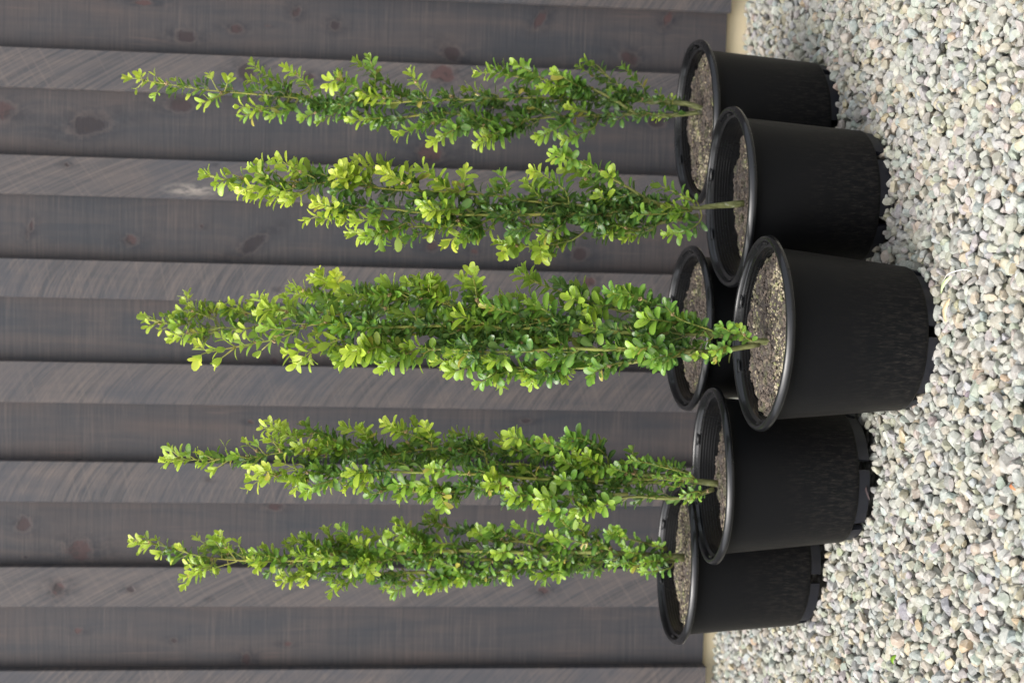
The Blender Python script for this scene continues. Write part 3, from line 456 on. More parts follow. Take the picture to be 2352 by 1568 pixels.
def make_ground():
    N = 40
    xs = np.linspace(-30, 30, N); ys = np.linspace(-30, 30, N)
    V = [(x, y, -0.030) for y in ys for x in xs]
    F = [(j * N + i, j * N + i + 1, (j + 1) * N + i + 1, (j + 1) * N + i) for j in range(N - 1) for i in range(N - 1)]
    o = mesh_obj('ground', V, F, MAT_GROUND)
    tag(o, kind='structure')
make_ground()

def ico(sub):
    import bmesh
    bm = bmesh.new()
    bmesh.ops.create_icosphere(bm, subdivisions=sub, radius=1)
    V = np.array([v.co[:] for v in bm.verts]); T = np.array([[v.index for v in f.verts] for f in bm.faces])
    bm.free()
    return V, T

def stone_variants(sub, k):
    V0, T = ico(sub)
    out = []
    for i in range(k):
        V = V0.copy()
        nrm = rng.normal(size=(9, 3)); nrm /= np.linalg.norm(nrm, axis=1)[:, None]
        for q in nrm:                      # cleave the pebble with flat faces
            d = rng.uniform(.50, .80)
            s = V @ q
            m = s > d
            V[m] -= np.outer(s[m] - d, q)
        V += rng.normal(scale=.012, size=V.shape)
        V *= np.array([1.08, rng.uniform(.74, 1.0), rng.uniform(.58, .88)])
        out.append(V)
    return out, T

def rotmats(n):
    q = rng.normal(size=(n, 4)); q /= np.linalg.norm(q, axis=1)[:, None]
    w, x, y, z = q.T
    return np.stack([np.stack([1 - 2 * (y * y + z * z), 2 * (x * y - z * w), 2 * (x * z + y * w)], 1),
                     np.stack([2 * (x * y + z * w), 1 - 2 * (x * x + z * z), 2 * (y * z - x * w)], 1),
                     np.stack([2 * (x * z - y * w), 2 * (y * z + x * w), 1 - 2 * (x * x + y * y)], 1)], 1)

STONE_COLS = np.array([(.40, .40, .375), (.36, .375, .36), (.44, .43, .385), (.33, .35, .365), (.47, .47, .45), (.40, .36, .28),
                       (.50, .43, .31), (.30, .31, .31), (.58, .58, .56), (.42, .44, .40), (.46, .34, .20), (.21, .22, .24),
                       (.38, .42, .43), (.28, .18, .155), (.36, .335, .28)])
STONE_W = np.array([13, 12, 11, 12, 7, 10, 8, 10, 4, 9, 1.8, 2.6, 10, .3, 9]); STONE_W = STONE_W / STONE_W.sum()

POTS = {'A': (.419, 2.5952, -.006, .0332, .0159), 'B': (.2558, 2.3378, -.006, .0313, -.0058), 'C': (.0163, 2.1348, -.007, -.0156, -.0024),
        'D': (.0277, 2.5669, .0093, -.0123, .0304), 'E': (-.2195, 2.3626, .0066, .0034, -.0436), 'F': (-.4065, 2.5902, .0150, -.0261, .0018)}

def make_gravel():
    VV, TT, CC = [], [], []
    base = 0
    fine, Tf = stone_variants(2, 22)
    coarse, Tc = ico_v = stone_variants(2, 6)
    rough, Tr = stone_variants(1, 14)
    p = .0152
    for layer in range(3):
        gx = np.arange(-1.75, 1.75, p); gy = np.arange(1.10, 3.30, p * .87)
        A, B = np.meshgrid(gx, gy)
        A = A + (np.arange(len(gy)) % 2)[:, None] * p * .5 + (0, .005, .009)[layer]
        P = np.stack([A, B + (0, .004, .009)[layer]], -1).reshape(-1, 2)
        P = P + rng.uniform(-.0040, .0040, P.shape)
        m = P[:, 1] < wall_y(P[:, 0]) + .030
        for (x, y, *_r) in POTS.values():
            m &= (P[:, 0] - x) ** 2 + (P[:, 1] - y) ** 2 > .099 ** 2
        P = P[m]
        P = P[rng.random(len(P)) < (.95, .9, .55)[layer]]
        near = np.abs(P[:, 0]) < .27 * P[:, 1] + .06
        for cls in (0, 1):
            Q = P[near] if cls == 0 else P[~near]
            n = len(Q)
            vs, T = (fine, Tf) if cls == 0 else (rough, Tr)
            size = np.clip(rng.lognormal(math.log(.0104), .20, n), .0068, .0160)
            zz = rng.normal((-.022, -.011, -.0035)[layer], .0022, n)
            bump = np.array([noise.noise((x * 4, y * 4, 0)) * .006 + noise.noise((x * 14, y * 14, 3)) * .003 for x, y in Q])
            zz += bump + np.clip(.030 * (-Q[:, 0] - .10), 0, .012)      # the bed rises a little to the left
            R = rotmats(n)
            # stones prefer to lie flat: squash in z after rotation
            ci = rng.choice(len(STONE_COLS), n, p=STONE_W)
            tone = rng.uniform(.84, 1.13, (n, 1))
            C = (STONE_COLS[ci] * .78 + np.array([.108, .104, .091])) * tone * .68 * np.array([1.0, 1.0, .945]) + rng.normal(scale=.012, size=(n, 3))
            pick = rng.integers(0, len(vs), n)
            vs_a = np.stack(vs)[pick]                       # n, k, 3
            W = np.einsum('nij,nkj->nki', R, vs_a) * size[:, None, None]
            W[:, :, 2] *= .88
            W += np.stack([Q[:, 0], Q[:, 1], zz], 1)[:, None, :]
            k = W.shape[1]
            VV.append(W.reshape(-1, 3))
            TT.append((T[None] + (np.arange(n) * k)[:, None, None] + base).reshape(-1, 3))
            CC.append(np.repeat(np.clip(C, .05, .8), k, 0))
            base += n * k
    V = np.concatenate(VV); T = np.concatenate(TT); C = np.concatenate(CC)
    o = fast_mesh('gravel', V, T, MAT_STONE, C, False)
    tag(o, 'pale grey crushed stone gravel spread in front of the timber wall', 'gravel', kind='stuff')
    print('gravel verts', len(V))
make_gravel()

# ---------------------------------------------------------------- timber wall
BATTENS = [(.5197, .6042, 1.7), (.2942, .3783, 2.2), (.0753, .1582, .55), (-.1517, -.0623, .85), (-.3679, -.2785, .6), (-.5995, -.5106, 1.9), (-.8260, -.7404, .8), (.7425, .828, .9)]
WALL_Z0, WALL_Z1 = .0390, 2.75

def knot_field(px, pz, knots, seed=0):
    kd = np.full(px.shape, 6.0); kb = np.full(px.shape, 6.0); kt = np.zeros(px.shape)
    for i, (kx, kz, rx, rz, tl) in enumerate(knots):
        m = (np.abs(px - kx) < .2) & (np.abs(pz - kz) < .2)
        if not m.any(): continue
        a = radians(tl)
        dx = px[m] - kx; dz = pz[m] - kz
        u = dx * cos(a) - dz * sin(a); v = dx * sin(a) + dz * cos(a)
        d = np.sqrt((u / rx) ** 2 + (v / rz) ** 2)
        b = np.sqrt((u / (rx * 1.05)) ** 2 + (v / (rz * 1.9)) ** 2)
        s = kd[m]; better = d < s
        kd[m] = np.where(better, d, s)
        kb[m] = np.minimum(kb[m], b)
        t = kt[m]; kt[m] = np.where(better, (i * 37 % 10) / 10., t)
    return kd, kb, kt

def extra_knots(knots, x0, x1, per, seedv):
    rr = random.Random(seedv)
    out = list(knots)
    for i in range(per):
        x = rr.uniform(x0, x1); z = rr.uniform(WALL_Z0, WALL_Z1)
        if abs(x) < .8 and z < 1.64: continue
        out.append((x, z, rr.uniform(.005, .016), rr.uniform(.006, .022), rr.choice((0, 0, 20, -25))))
    return out

def box_plank(xa, xb, za, zb, y0, y1, step, V, F, A, bid, slope=0.):
    """front face as a fine grid at y0, sides and back plain; rounded long edges"""
    nx = max(2, int((xb - xa) / step)); nz = int((zb - za) / .010)
    xs = np.linspace(xa + .0015, xb - .0015, nx + 1); zs = np.linspace(za, zb, nz + 1)
    xs = np.concatenate([[xa], xs, [xb]])
    ys = np.concatenate([[y0 + .0022], np.full(nx + 1, y0), [y0 + .0022]])
    nx += 2
    GX, GZ = np.meshgrid(xs, zs)
    GY = np.tile(ys, (len(zs), 1))
    b = len(V)
    pts = np.stack([GX, GY, GZ], -1).reshape(-1, 3)
    V.extend(map(tuple, pts))
    w = nx + 1
    for j in range(nz):
        for i in range(nx):
            q = b + j * w + i
            F.append((q, q + 1, q + w + 1, q + w))
    # sides, bottom, top, back
    c = len(V)
    V.extend([(xa, y1, za), (xb, y1, za), (xb, y1, zb), (xa, y1, zb)])
    lo = [b + i for i in range(w)]; hi = [b + nz * w + i for i in range(w)]
    F.append(tuple([c + 1, c] + lo)); F.append(tuple([c + 3, c + 2] + hi[::-1]))
    le = [b + j * w for j in range(nz + 1)]; ri = [b + j * w + nx for j in range(nz + 1)]
    F.append(tuple([c, c + 3] + le[::-1])); F.append(tuple([c + 2, c + 1] + ri))
    F.append((c, c + 1, c + 2, c + 3))
    k = len(V) - b
    A['bid'] += [bid] * k; A['slope'] += [slope] * k
    xm = (xa + xb) / 2
    A['ux'] += [v[0] - xm for v in V[b:]]

def make_wall():
    root = empty('timber_wall', (0, WALL_Y + .003, 0), (0, 0, YAW))
    tag(root, 'dark stained timber board wall with proud rough battens above a cream base strip', 'wall')
    # full batten rhythm over the whole wall
    bats = list(BATTENS)
    x = .7425 + .2235
    while x < 4.2: bats.append((x, x + .086, random.uniform(.5, 2))); x += .2235
    x = -.8260 - .2235
    while x > -4.3: bats.append((x, x + .086, random.uniform(.5, 2))); x -= .2235
    bats.sort()
    # wide boards behind, one sheet of cladding
    V, F, A = [], [], {'bid': [], 'slope': [], 'ux': []}
    for i in range(len(bats) - 1):
        xa = bats[i][1] - .022; xb = bats[i + 1][0] + .022
        vis = -1.0 < xa < 1.0
        box_plank(xa, xb, WALL_Z0, WALL_Z1, .020, .040, .006 if vis else .03, V, F, A, 1 + i * 1.37)
    arr = np.array(V)
    kn = extra_knots(BOARD_KNOTS, -4, 4, 150, 3)
    kd, kb, kt = knot_field(arr[:, 0], arr[:, 2], kn)
    mesh_obj('cladding', V, F, MAT_BOARD, root, False, {'bid': A['bid'], 'kd': kd, 'kb': kb, 'kt': kt})
    bk = extra_knots(BATTEN_KNOTS, -4, 4, 60, 5)
    for i, (xa, xb, sl_) in enumerate(bats):
        V, F, A = [], [], {'bid': [], 'slope': [], 'ux': []}
        vis = -1.0 < xa < 1.0
        box_plank(xa, xb, WALL_Z0 - .002, WALL_Z1 + .004, -.006, .0196, .006 if vis else .03, V, F, A, 20 + i * 1.61, sl_)
        arr = np.array(V)
        kd, kb, kt = knot_field(arr[:, 0], arr[:, 2], [k for k in bk if xa - .02 < k[0] < xb + .02])
        px, pz = PATCH
        pt = np.clip(1.25 - np.sqrt(((arr[:, 0] - px) / .013) ** 2 + ((arr[:, 2] - pz) / .055) ** 2), 0, 1)
        mesh_obj('batten', V, F, MAT_BATTEN, root, False,
                 {'bid': A['bid'], 'slope': A['slope'], 'ux': A['ux'], 'kd': kd, 'kb': kb, 'kt': kt, 'patch': pt})
    # rendered base strip set back below the boards
    V = [(-4.4, .044, -.15), (4.4, .044, -.15), (4.4, .044, 2.7), (-4.4, .044, 2.7), (-4.4, .30, -.15), (4.4, .30, -.15), (4.4, .30, 2.7), (-4.4, .30, 2.7)]
    F = [(0, 1, 2, 3), (5, 4, 7, 6), (4, 0, 3, 7), (1, 5, 6, 2), (3, 2, 6, 7), (4, 5, 1, 0)]
    mesh_obj('plaster_base', V, F, MAT_PLASTER, root)
make_wall()

# ---------------------------------------------------------------- pots
def lathe(prof, n=144, closed=False):
    V, F = [], []
    for r, z in prof:
        for i in range(n):
            a = 2 * pi * i / n
            V.append((r * cos(a), r * sin(a), z))
    m = len(prof)
    for j in range(m if closed else m - 1):
        k = (j + 1) % m
        for i in range(n):
            i2 = (i + 1) % n
            F.append((j * n + i, j * n + i2, k * n + i2, k * n + i))
    return V, F

def pot_body(parent, rr):
    prof = [(.0, .019), (.095, .019), (.1075, .0185), (.1100, .0195), (.1115, .0225), (.1120, .030)]
    for t in np.linspace(.05, 1, 14):
        prof.append((.1120 + (.1330 - .1120) * t, .030 + (.2325 - .030) * t))
    # inside: smooth band then five moulded steps then the plain wall
    prof += [(.1345, .2334), (.1390, .2338), (.1396, .2350)]
    V, F = lathe(prof)
    Vi, Ti = ico(2)                      # moulding pip low on the wall
    a = radians(-90 + rr.uniform(-25, 25)); k = len(V)
    V += [((.1136 + v[0] * .0014) * cos(a) - v[1] * .0022 * sin(a), (.1136 + v[0] * .0014) * sin(a) + v[1] * .0022 * cos(a), .052 + v[2] * .0022) for v in Vi]
    F += [tuple(k + int(q) for q in t) for t in Ti]
    pot = mesh_obj('pot', V, F, MAT_POT, parent, True)
    # inner lining
    ins = [(.1400, .2410), (.1386, .2372), (.1335, .2352)]
    z, r = .2352, .1335
    for k in range(6):
        r -= .0010; ins.append((r, z - .0002)); ins.append((r - .0001, z - .0008)); z -= .0046; r -= .0001; ins.append((r, z))
    ins += [(.1230, .17), (.118, .12)]
    V, F = lathe(ins)
    # two pairs of small stacking lugs just below the lip
    for a0 in (radians(68), radians(112), radians(248), radians(292), radians(0), radians(180)):
        b = len(V)
        for j in range(7):
            for i in range(9):
                u = (i / 8 - .5) * 2; v = (j / 6 - .5) * 2
                h = max(0, 1 - u * u - v * v) ** .5
                a = a0 + u * .085
                rad = .1392 - h * .0046 + .0004
                V.append((rad * cos(a), rad * sin(a), .2395 + v * .0028))
        for j in range(6):
            for i in range(8):
                q = b + j * 9 + i
                F.append((q, q + 9, q + 10, q + 1))
    mesh_obj('pot_lining', V, [f[::-1] for f in F], MAT_RIM, pot, False)
    return pot

def pot_rim(parent, rr):
    # rolled lip: outward bead with a small skirt below
    ring = [(.1392, .2348), (.1440, .2340), (.1487, .2340), (.1502, .2348), (.1507, .2365), (.1506, .2390), (.1498, .2415),
            (.1482, .2447), (.1458, .2464), (.1432, .2464), (.1412, .2450), (.1402, .2425), (.1398, .2395), (.1392, .2360)]
    V, F = lathe(ring, 160, True)
    sd = rr.random() * 100
    V2 = []
    for (x, y, z) in V:          # slight out-of-round and waviness of a used pot
        a = math.atan2(y, x)
        k = 1 + .0030 * sin(2 * a + sd) + .0014 * sin(5 * a + sd * 2) + .0006 * noise.noise((a * 6, sd, z * 40))
        V2.append((x * k, y * k, z + .0010 * sin(3 * a + sd) + .0003 * noise.noise((a * 30, sd, 1))))
    mesh_obj('rim', V2, F, MAT_RIM, parent, True)

def pot_foot(parent, rr):
    # ring of six feet under the floor, notches between
    V, F = [], []
    n = 6
    a_off = parent['footrot']
    for k in range(n):
        a0 = a_off + k * 2 * pi / n + .08; a1 = a_off + (k + 1) * 2 * pi / n - .08
        m = 14
        b = len(V)
        for i in range(m + 1):
            a = a0 + (a1 - a0) * i / m
            for r, z in ((.1092, .0192), (.1060, .0012), (.1052, .0), (.0990, .0), (.0985, .0010), (.0985, .0192)):
                V.append((r * cos(a), r * sin(a), z))
        for i in range(m):
            for j in range(6):
                q = b + i * 6 + j; q2 = b + i * 6 + (j + 1) % 6
                F.append((q2, q, q + 6, q2 + 6))
        F.append(tuple(b + j for j in range(6))); F.append(tuple(b + m * 6 + j for j in range(5, -1, -1)))
    mesh_obj('foot_ring', V, F, MAT_FOOT, parent, False)

def soil(parent, depth, rr, chips=900, pale=.35):
    z0 = .2464 - depth
    R = .1300 - depth * .10
    V, F, C = [], [], []
    nr, na = 34, 110
    sd = rr.random() * 50
    V.append((0, 0, z0)); C.append((.06, .048, .042))
    for j in range(1, nr + 1):
        for i in range(na):
            a = 2 * pi * i / na; r = R * j / nr
            x, y = r * cos(a), r * sin(a)
            h = .006 * noise.noise((x * 18, y * 18, sd)) + .007 * noise.noise((x * 60, y * 60, sd)) + .004 * noise.noise((x * 160, y * 160, sd))
            h += .006 * (1 - (r / R) ** 2)
            V.append((x, y, z0 + h - .004))
            t = noise.noise((x * 50, y * 50, sd + 9)) * .5 + .5
            C.append((.050 + .055 * t, .042 + .047 * t, .037 + .042 * t))
    for i in range(na):
        F.append((0, 1 + i, 1 + (i + 1) % na))
    for j in range(nr - 1):
        for i in range(na):
            a = 1 + j * na + i; b = 1 + j * na + (i + 1) % na
            F.append((a, a + na, b + na, b))
    Vi, Ti = ico(1)
    for k in range(chips):
        a = rr.uniform(0, 2 * pi); r = R * sqrt(rr.random()) * .985
        x, y = r * cos(a), r * sin(a)
        h = .006 * noise.noise((x * 18, y * 18, sd)) + .004 * noise.noise((x * 60, y * 60, sd)) + .006 * (1 - (r / R) ** 2) - .003
        s = rr.uniform(.0012, .0030) * (1.6 if rr.random() < .12 else 1)
        q = rr.random()
        cl = noise.noise((x * 14, y * 14, sd + 4)) * .9 + rr.uniform(-.3, .3)
        if cl > .5 - pale: c = rr.choice([(.36, .31, .21), (.42, .37, .27), (.30, .26, .17), (.26, .26, .13), (.20, .18, .13)])
        else: c = rr.choice([(.095, .076, .062), (.135, .108, .088), (.065, .052, .043), (.18, .145, .115), (.12, .10, .085)])
        el = rr.uniform(.9, 1.9) if cl <= .5 - pale else rr.uniform(.9, 1.4)
        e = Matrix.Rotation(rr.uniform(0, 6.28), 3, 'Z') @ Matrix.Rotation(rr.uniform(-.8, .8), 3, 'X')
        b = len(V)
        for v in Vi:
            w = e @ Vector((v[0] * el * s, v[1] * s * .9, v[2] * s * .6))
            jx = rr.uniform(.86, 1.14)
            V.append((x + w.x * jx, y + w.y * jx, z0 + h + w.z)); C.append(c)
        F.extend([(b + int(t[0]), b + int(t[1]), b + int(t[2])) for t in Ti])
    mesh_obj('soil', V, F, MAT_SOIL, parent, False, None, {'col': C})

# ---------------------------------------------------------------- shrubs
def tube(V, F, A, pts, rads, ages, n=7):
    b = len(V)
    P = [Vector(p) for p in pts]
    t0 = (P[1] - P[0]).normalized()
    u = t0.orthogonal().normalized()
    for i, p in enumerate(P):
        t = (P[min(i + 1, len(P) - 1)] - P[max(i - 1, 0)]).normalized()
        u = (u - t * u.dot(t)).normalized(); w = t.cross(u)
        for k in range(n):
            a = 2 * pi * k / n
            V.append(tuple(p + (u * cos(a) + w * sin(a)) * rads[i])); A.append(ages[i])
    for i in range(len(P) - 1):
        for k in range(n):
            k2 = (k + 1) % n
            F.append((b + i * n + k, b + i * n + k2, b + (i + 1) * n + k2, b + (i + 1) * n + k))
    F.append(tuple(b + k for k in range(n - 1, -1, -1)))
    e = b + (len(P) - 1) * n
    F.append(tuple(e + k for k in range(n)))

def smooth_path(pts, step, rr, wob=.0):
    """Catmull-Rom through the points, resampled"""
    P = [Vector(p) for p in pts]
    if len(P) == 2: P = [P[0], P[0].lerp(P[1], .5) + Vector((0, 0, -.0)), P[1]]
    Q = [P[0] * 2 - P[1]] + P + [P[-1] * 2 - P[-2]]
    out = []
    for i in range(1, len(Q) - 2):
        a, b, c, d = Q[i - 1:i + 3]
        m = max(2, int((c - b).length / step))
        for k in range(m):
            t = k / m
            out.append(.5 * ((2 * b) + (c - a) * t + (2 * a - 5 * b + 4 * c - d) * t * t + (3 * b - a - 3 * c + d) * t ** 3))
    out.append(P[-1])
    if wob:
        s = rr.random() * 99
        out = [p + Vector((noise.noise((p.z * 16, s, 0)), noise.noise((p.z * 16, s, 5)), 0)) * wob * min(1, i / 3) for i, p in enumerate(out)]
    return out

ROWS = [(0, .0), (.09, .34), (.27, .78), (.50, 1.0), (.73, .95), (.91, .64), (1.0, .0)]
def leaf(V, F, AT, base, d, nrm, L, W, age, rnd, curl, cup):
    """one oval boxwood leaf: short stalk, folded along the midrib, curled back along its length"""
    side = d.cross(nrm).normalized(); nrm = side.cross(d).normalized()
    b = len(V)
    base = base + d * .0012
    p = base.copy(); prev = 0
    rows = []
    for (t, w) in ROWS:
        ang = -curl * t
        seg = (t - prev) * L
        dd = d * cos(ang) + nrm * sin(ang)
        nn = nrm * cos(ang) - d * sin(ang)
        p = p + dd * seg; prev = t
        hw = W * .5 * w
        if w == 0:
            V.append(tuple(p)); rows.append([len(V) - 1]); AT['vein'].append(.6)
        else:
            V.append(tuple(p - side * hw + nn * hw * cup)); V.append(tuple(p)); V.append(tuple(p + side * hw + nn * hw * cup))
            rows.append([len(V) - 3, len(V) - 2, len(V) - 1])
            AT['vein'] += [0, .8, 0]
    for r0, r1 in zip(rows, rows[1:]):
        if len(r0) == 1:
            F.append((r0[0], r1[1], r1[0])); F.append((r0[0], r1[2], r1[1]))
        elif len(r1) == 1:
            F.append((r0[0], r0[1], r1[0])); F.append((r0[1], r0[2], r1[0]))
        else:
            F.append((r0[0], r0[1], r1[1], r1[0])); F.append((r0[1], r0[2], r1[2], r1[1]))
    k = len(V) - b
    AT['age'] += [age] * k; AT['rnd'] += [rnd] * k

LEAFY = {'A': .0200, 'B': .0210, 'C': .0220, 'D': .0208, 'E': .0204, 'F': .0196}
def shrub(parent, key, rr, youth):
    stems_s, sprays_s = PLANTS[key]
    dec = lambda s: [[tuple(float(v) / 1000 for v in p.split(',')) for p in l.split(' ')] for l in s.split('|')]
    stems, sprays = dec(stems_s), dec(sprays_s)
    LV, LF, AT = [], [], {'vein': [], 'age': [], 'rnd': []}
    TV, TF, TA = [], [], []
    LL = LEAFY[key]
    zmax = max(p[2] for s in stems for p in s)
    zmin = .22

    def dress(path, youthful, sz, spacing, bare=0.0, dense=1.0):
        """leaf pairs along a twig, youngest at the tip"""
        n = len(path)
        cum = [0]
        for a, b in zip(path, path[1:]): cum.append(cum[-1] + (b - a).length)
        L = cum[-1]
        s = L; k = 0; rot = rr.uniform(0, pi)
        hue = rr.random()
        base_age = .12 + .50 * min(1, max(0, (path[-1].z - zmin) / (zmax - zmin) - .15))
        while s > L * bare + .002:
            j = max(1, min(n - 1, next((i for i in range(n) if cum[i] >= s - 1e-9), n - 1)))
            a, b = path[j - 1], path[j]
            t = (s - cum[j - 1]) / max(1e-6, cum[j] - cum[j - 1])
            p = a.lerp(b, min(1, max(0, t)))
            ax = (b - a).normalized()
            u = ax.orthogonal().normalized(); v = ax.cross(u)
            q = L - s
            young = max(0, 1 - q / .090)
            ang = rot + (pi / 2) * k + rr.uniform(-.25, .25)
            for sg in (0, pi):
                if rr.random() > dense: continue
                r = u * cos(ang + sg) + v * sin(ang + sg)
                # opening angle: closed round the bud, spreading further down
                op = radians(14 + 29 * min(1, q / .018) + rr.uniform(-12, 16))
                d = (ax * cos(op) + r * sin(op)).normalized()
                # leaves turn their faces to the sky
                nr = (ax * sin(op) - r * cos(op) + Vector((0, -.34, .12)) * min(1, q / .01)).normalized()
                size = LL * sz * (0.66 + .36 * min(1, q / .012)) * rr.uniform(.78, 1.16)
                ag = youthful * (base_age + (1 - base_age) * young) + rr.uniform(-.07, .08)
                leaf(LV, LF, AT, p + r * .0006, d, nr, size, size * rr.uniform(.44, .58), min(1, max(0, ag)), min(1, max(0, hue * .5 + rr.random() * .5 if rr.random() > .012 else 0)),
                     rr.uniform(.1, .9), rr.uniform(.12, .42))
            s -= spacing * (0.62 + .38 * min(1, q / .012)) * rr.uniform(.85, 1.15); k += 1
        return

    husks = []
    def husk(p):
        KV, KF = [], []
        for _ in range(rr.randint(5, 8)):
            c = p + Vector((rr.uniform(-1, 1), rr.uniform(-1, 1), rr.uniform(-1, 1))) * .0022
            s = rr.uniform(.0012, .0022)
            b = len(KV)
            for v in ((1, 0, 0), (-1, 0, 0), (0, 1, 0), (0, -1, 0), (0, 0, 1), (0, 0, -1)):
                KV.append(tuple(c + Vector(v) * s * rr.uniform(.7, 1.4)))
            for f in ((0, 2, 4), (2, 1, 4), (1, 3, 4), (3, 0, 4), (2, 0, 5), (1, 2, 5), (3, 1, 5), (0, 3, 5)):
                KF.append(tuple(b + i for i in f))
        husks.append((KV, KF))

    # trunk and main stems, each a mesh of its own
    paths = []
    for i, s in enumerate(stems):
        P = smooth_path(s, .012, rr, .0025)
        n = len(P)
        V, F, A = [], [], []
        rads, ages = [], []
        for j, p in enumerate(P):
            t = j / (n - 1)
            h = (p.z - zmin) / (zmax - zmin)
            if i == 0:
                r = .0020 * max(0, 1 - t / .08) + (.0022 if key != 'F' else .0038) * (1 - t) ** .8 + .0014 * max(0, 1 - t / .30) + .0006
            else:
                r = .0024 * (1 - t) ** .8 + .0008 + (.0014 if s[0][2] < .30 else 0) * max(0, 1 - t / .25)
            rads.append(r * (1 + .10 * noise.noise((p.z * 70, i, 2))))
            ages.append(min(1, max(0, h * 2.6 - .05)))
        tube(V, F, A, P, rads, ages, 9)
        mesh_obj('trunk' if i == 0 else 'stem', V, F, MAT_BARK, parent, True, {'age': A})
        paths.append(P)
        if i == 0:
            top = P[-1]
        # the leading shoot carries its own leaves
        tipn = 9 if i else 12
        dress(P[-tipn:], .95 * youth(P[-1].z), 1.0, .0135)
    # traced side shoots
    for s in sprays:
        P = smooth_path(s, .006, rr, .0015)
        tp = min((q for Q in paths for q in Q if q.z < P[0].z + .004), key=lambda q: (q - P[0]).length)
        if (tp - P[0]).length > .002: P = [tp, tp.lerp(P[0], .5)] + P
        if len(P) > 6: P = P[:-1]
        n = len(P)
        tube(TV, TF, TA, P, [.0011 * (1 - j / n) + .0005 for j in range(n)], [.85] * n, 5)
        y = youth(P[-1].z) * rr.choice([1, 1, 1, .92, .85, .7])
        hh = (P[-1].z - zmin) / (zmax - zmin)
        ln = sum((P[k + 1] - P[k]).length for k in range(n - 1))
        if hh > .80: dress(P, y, rr.uniform(.95, 1.15), .0120, .66 if ln < .045 else .32)
        elif hh < .12: dress(P, y * .9, rr.uniform(.55, .80), .0085, .15)
        elif hh < .24: dress(P, y * .9, rr.uniform(.75, 1.0), .0085, .20)
        else: dress(P, y, rr.uniform(.92, 1.15), .0078, .04)
        if rr.random() < .26:
            husk(P[max(0, n - 2 - rr.randint(2, 5))] + Vector((rr.uniform(-.003, .003), -.003, 0)))
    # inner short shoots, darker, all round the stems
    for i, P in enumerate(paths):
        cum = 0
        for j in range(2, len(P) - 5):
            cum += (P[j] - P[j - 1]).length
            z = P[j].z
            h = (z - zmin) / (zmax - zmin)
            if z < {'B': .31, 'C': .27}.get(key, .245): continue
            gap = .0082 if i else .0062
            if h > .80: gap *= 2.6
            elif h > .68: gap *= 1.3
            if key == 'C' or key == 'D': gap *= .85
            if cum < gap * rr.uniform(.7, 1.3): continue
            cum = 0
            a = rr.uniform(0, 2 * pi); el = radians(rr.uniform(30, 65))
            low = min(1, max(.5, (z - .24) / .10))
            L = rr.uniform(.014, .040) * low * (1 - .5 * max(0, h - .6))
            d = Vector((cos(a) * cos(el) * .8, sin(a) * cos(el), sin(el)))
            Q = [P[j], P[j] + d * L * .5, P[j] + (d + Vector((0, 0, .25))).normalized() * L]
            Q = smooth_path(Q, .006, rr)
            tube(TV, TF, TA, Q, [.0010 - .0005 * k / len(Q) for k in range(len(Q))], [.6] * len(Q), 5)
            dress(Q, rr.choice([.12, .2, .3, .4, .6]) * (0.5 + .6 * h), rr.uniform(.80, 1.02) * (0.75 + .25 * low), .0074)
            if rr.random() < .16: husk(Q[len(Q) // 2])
    mesh_obj('foliage', LV, LF, MAT_LEAF, parent, True, AT)
    mesh_obj('twigs', TV, TF, MAT_BARK, parent, True, {'age': TA})
    for KV, KF in husks: mesh_obj('dry_flower', KV, KF, MAT_FLOWER, parent)
    return len(LV)

LABELS = {
    'A': 'leafy boxwood in the rightmost black pot, with a long thin top shoot',
    'B': 'boxwood with a yellow green top and low soil in a black pot, second from right',
    'C': 'bushiest and biggest boxwood in the black pot standing frontmost in the middle',
    'D': 'boxwood in the black pot almost hidden directly behind the frontmost pot',
    'E': 'boxwood in the black pot immediately left of the frontmost one, stem flaring at its base',
    'F': 'slender boxwood with one pale straight stem in the leftmost black pot'}
DEPTH = {'A': .022, 'B': .044, 'C': .021, 'D': .027, 'E': .040, 'F': .030}
PALE = {'A': .42, 'B': .38, 'C': .46, 'D': .25, 'E': .50, 'F': .60}
YOUTH = {'A': lambda z: .80 + .2 * min(1, max(0, (z - .6) / .6)), 'B': lambda z: .90 + .2 * min(1, max(0, (z - .55) / .4)),
         'C': lambda z: .72 + .25 * min(1, max(0, (z - .45) / .6)), 'D': lambda z: .98, 'E': lambda z: .72 + .25 * min(1, max(0, (z - .4) / .6)),
         'F': lambda z: .74 + .22 * min(1, max(0, (z - .5) / .6))}
FOOT = {'A': .35, 'B': .05, 'C': .62, 'D': 0., 'E': .80, 'F': .45}
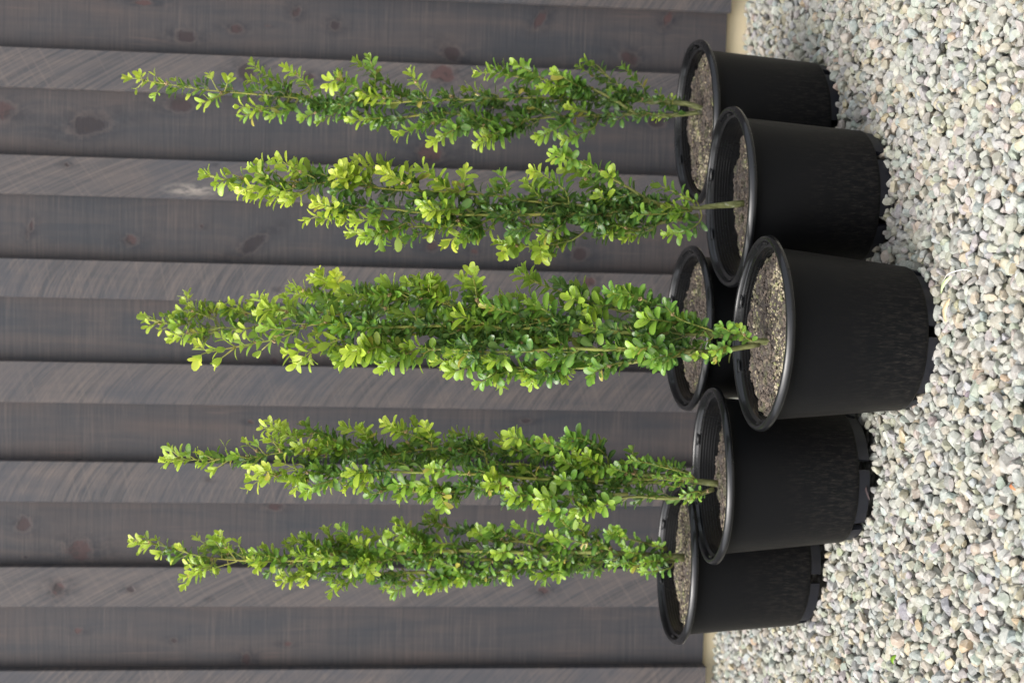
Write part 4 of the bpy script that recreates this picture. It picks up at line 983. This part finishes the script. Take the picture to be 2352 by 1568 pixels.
for idx, key in enumerate('ABCDEF'):
    x, y, z, tx, ty = POTS[key]
    rr = random.Random(100 + idx * 7)
    z -= .001
    root = empty('potted_boxwood', (x, y, z), (0, 0, 0))
    tag(root, LABELS[key], 'potted shrub', 'boxwood shrubs in black nursery pots')
    # the pot leans a little on the uneven stones: a pot part carrying wall, lining, rim and feet
    a = Vector((1, 0, tx)).normalized(); b = Vector((0, 1, ty)); nz = a.cross(b).normalized(); b = nz.cross(a)
    Rm = Matrix((a, b, nz)).transposed().to_4x4()
    pot = pot_body(root, rr)
    pot.matrix_local = Rm
    pot['footrot'] = FOOT[key]
    pot_rim(pot, rr); pot_foot(pot, rr)
    del pot['footrot']
    so_ = empty('soil_tmp'); so_.parent = root; so_.matrix_local = Rm
    soil(so_, DEPTH[key], rr, 2200, PALE[key] - .22)
    for c in [c for c in COL.objects if c.parent == so_]:
        c.parent = root; c.matrix_local = Rm
    bpy.data.objects.remove(so_)
    # shrub coordinates are measured from the ground under the pot
    n = shrub(root, key, rr, YOUTH[key])
    for c in [c for c in COL.objects if c.parent == root and c.name.split('.')[0] in ('trunk', 'stem', 'foliage', 'twigs', 'dry_flower')]:
        c.location = (0, 0, -z)
    print(key, 'leaf verts', n)

# ---------------------------------------------------------------- small things lying on the gravel
def blade(name, pts, w, mat, label, cat, up_=.25):
    P = smooth_path(pts, .006, random.Random(3))
    V, F = [], []
    n = len(P)
    for i, p in enumerate(P):
        t = (P[min(i + 1, n - 1)] - P[max(i - 1, 0)]).normalized()
        s = t.cross(Vector((0, -up_, 1))).normalized()
        ww = w * max(.06, sin(pi * min(1, (i + .6) / n)) ** .6) * .5
        for q in (-1, 0, 1):
            V.append(tuple(p + s * ww * q + Vector((0, 0, abs(q) * ww * .35))))
        for q in (1, 0, -1):
            V.append(tuple(p + s * ww * q + Vector((0, 0, abs(q) * ww * .35 - .0006))))
    for i in range(n - 1):
        for k in range(6):
            a = i * 6 + k; b = i * 6 + (k + 1) % 6
            F.append((a, b, b + 6, a + 6))
    F.append((5, 4, 3, 2, 1, 0)); e = (n - 1) * 6; F.append(tuple(e + k for k in range(6)))
    o = mesh_obj(name, V, F, mat, None, True, {'age': [.6] * len(V), 'rnd': [.5] * len(V), 'vein': [.0] * len(V)})
    return tag(o, label, cat)

blade('grass_blade', [(.082, 1.985, .011), (.094, 1.965, .015), (.104, 1.945, .013)], .0065, MAT_BLADE, 'short pale green grass blade on the gravel right of the front pot', 'grass blade')
blade('dry_stalk', [(.100, 1.975, .012), (.108, 1.945, .017), (.112, 1.905, .013), (.108, 1.880, .011)], .0013, MAT_WHITEROOT, 'thin bleached white stalk curling over the stones beside the grass blade', 'stalk')
blade('dry_leaf', [(.040, 1.962, .012), (.055, 1.958, .016), (.073, 1.951, .012)], .0085, MAT_DRY, 'tan dried leaf lying against the foot of the front pot', 'leaf')
blade('green_leaf', [(-.484, 2.118, .019), (-.477, 2.115, .022), (-.469, 2.112, .018)], .0085, MAT_LEAF, 'single fresh green leaf lying alone on the gravel at far left', 'leaf')
blade('dark_twig', [(-.216, 2.270, .014), (-.228, 2.255, .018), (-.246, 2.245, .015)], .0055, MAT_TWIG, 'short dark twig among the stones before the pot left of the front one', 'twig')
blade('bark_chip', [(-.168, 1.752, .009), (-.172, 1.748, .013), (-.177, 1.743, .009)], .005, MAT_RUST, 'rusty orange bark chip on the gravel nearest the camera', 'bark chip')
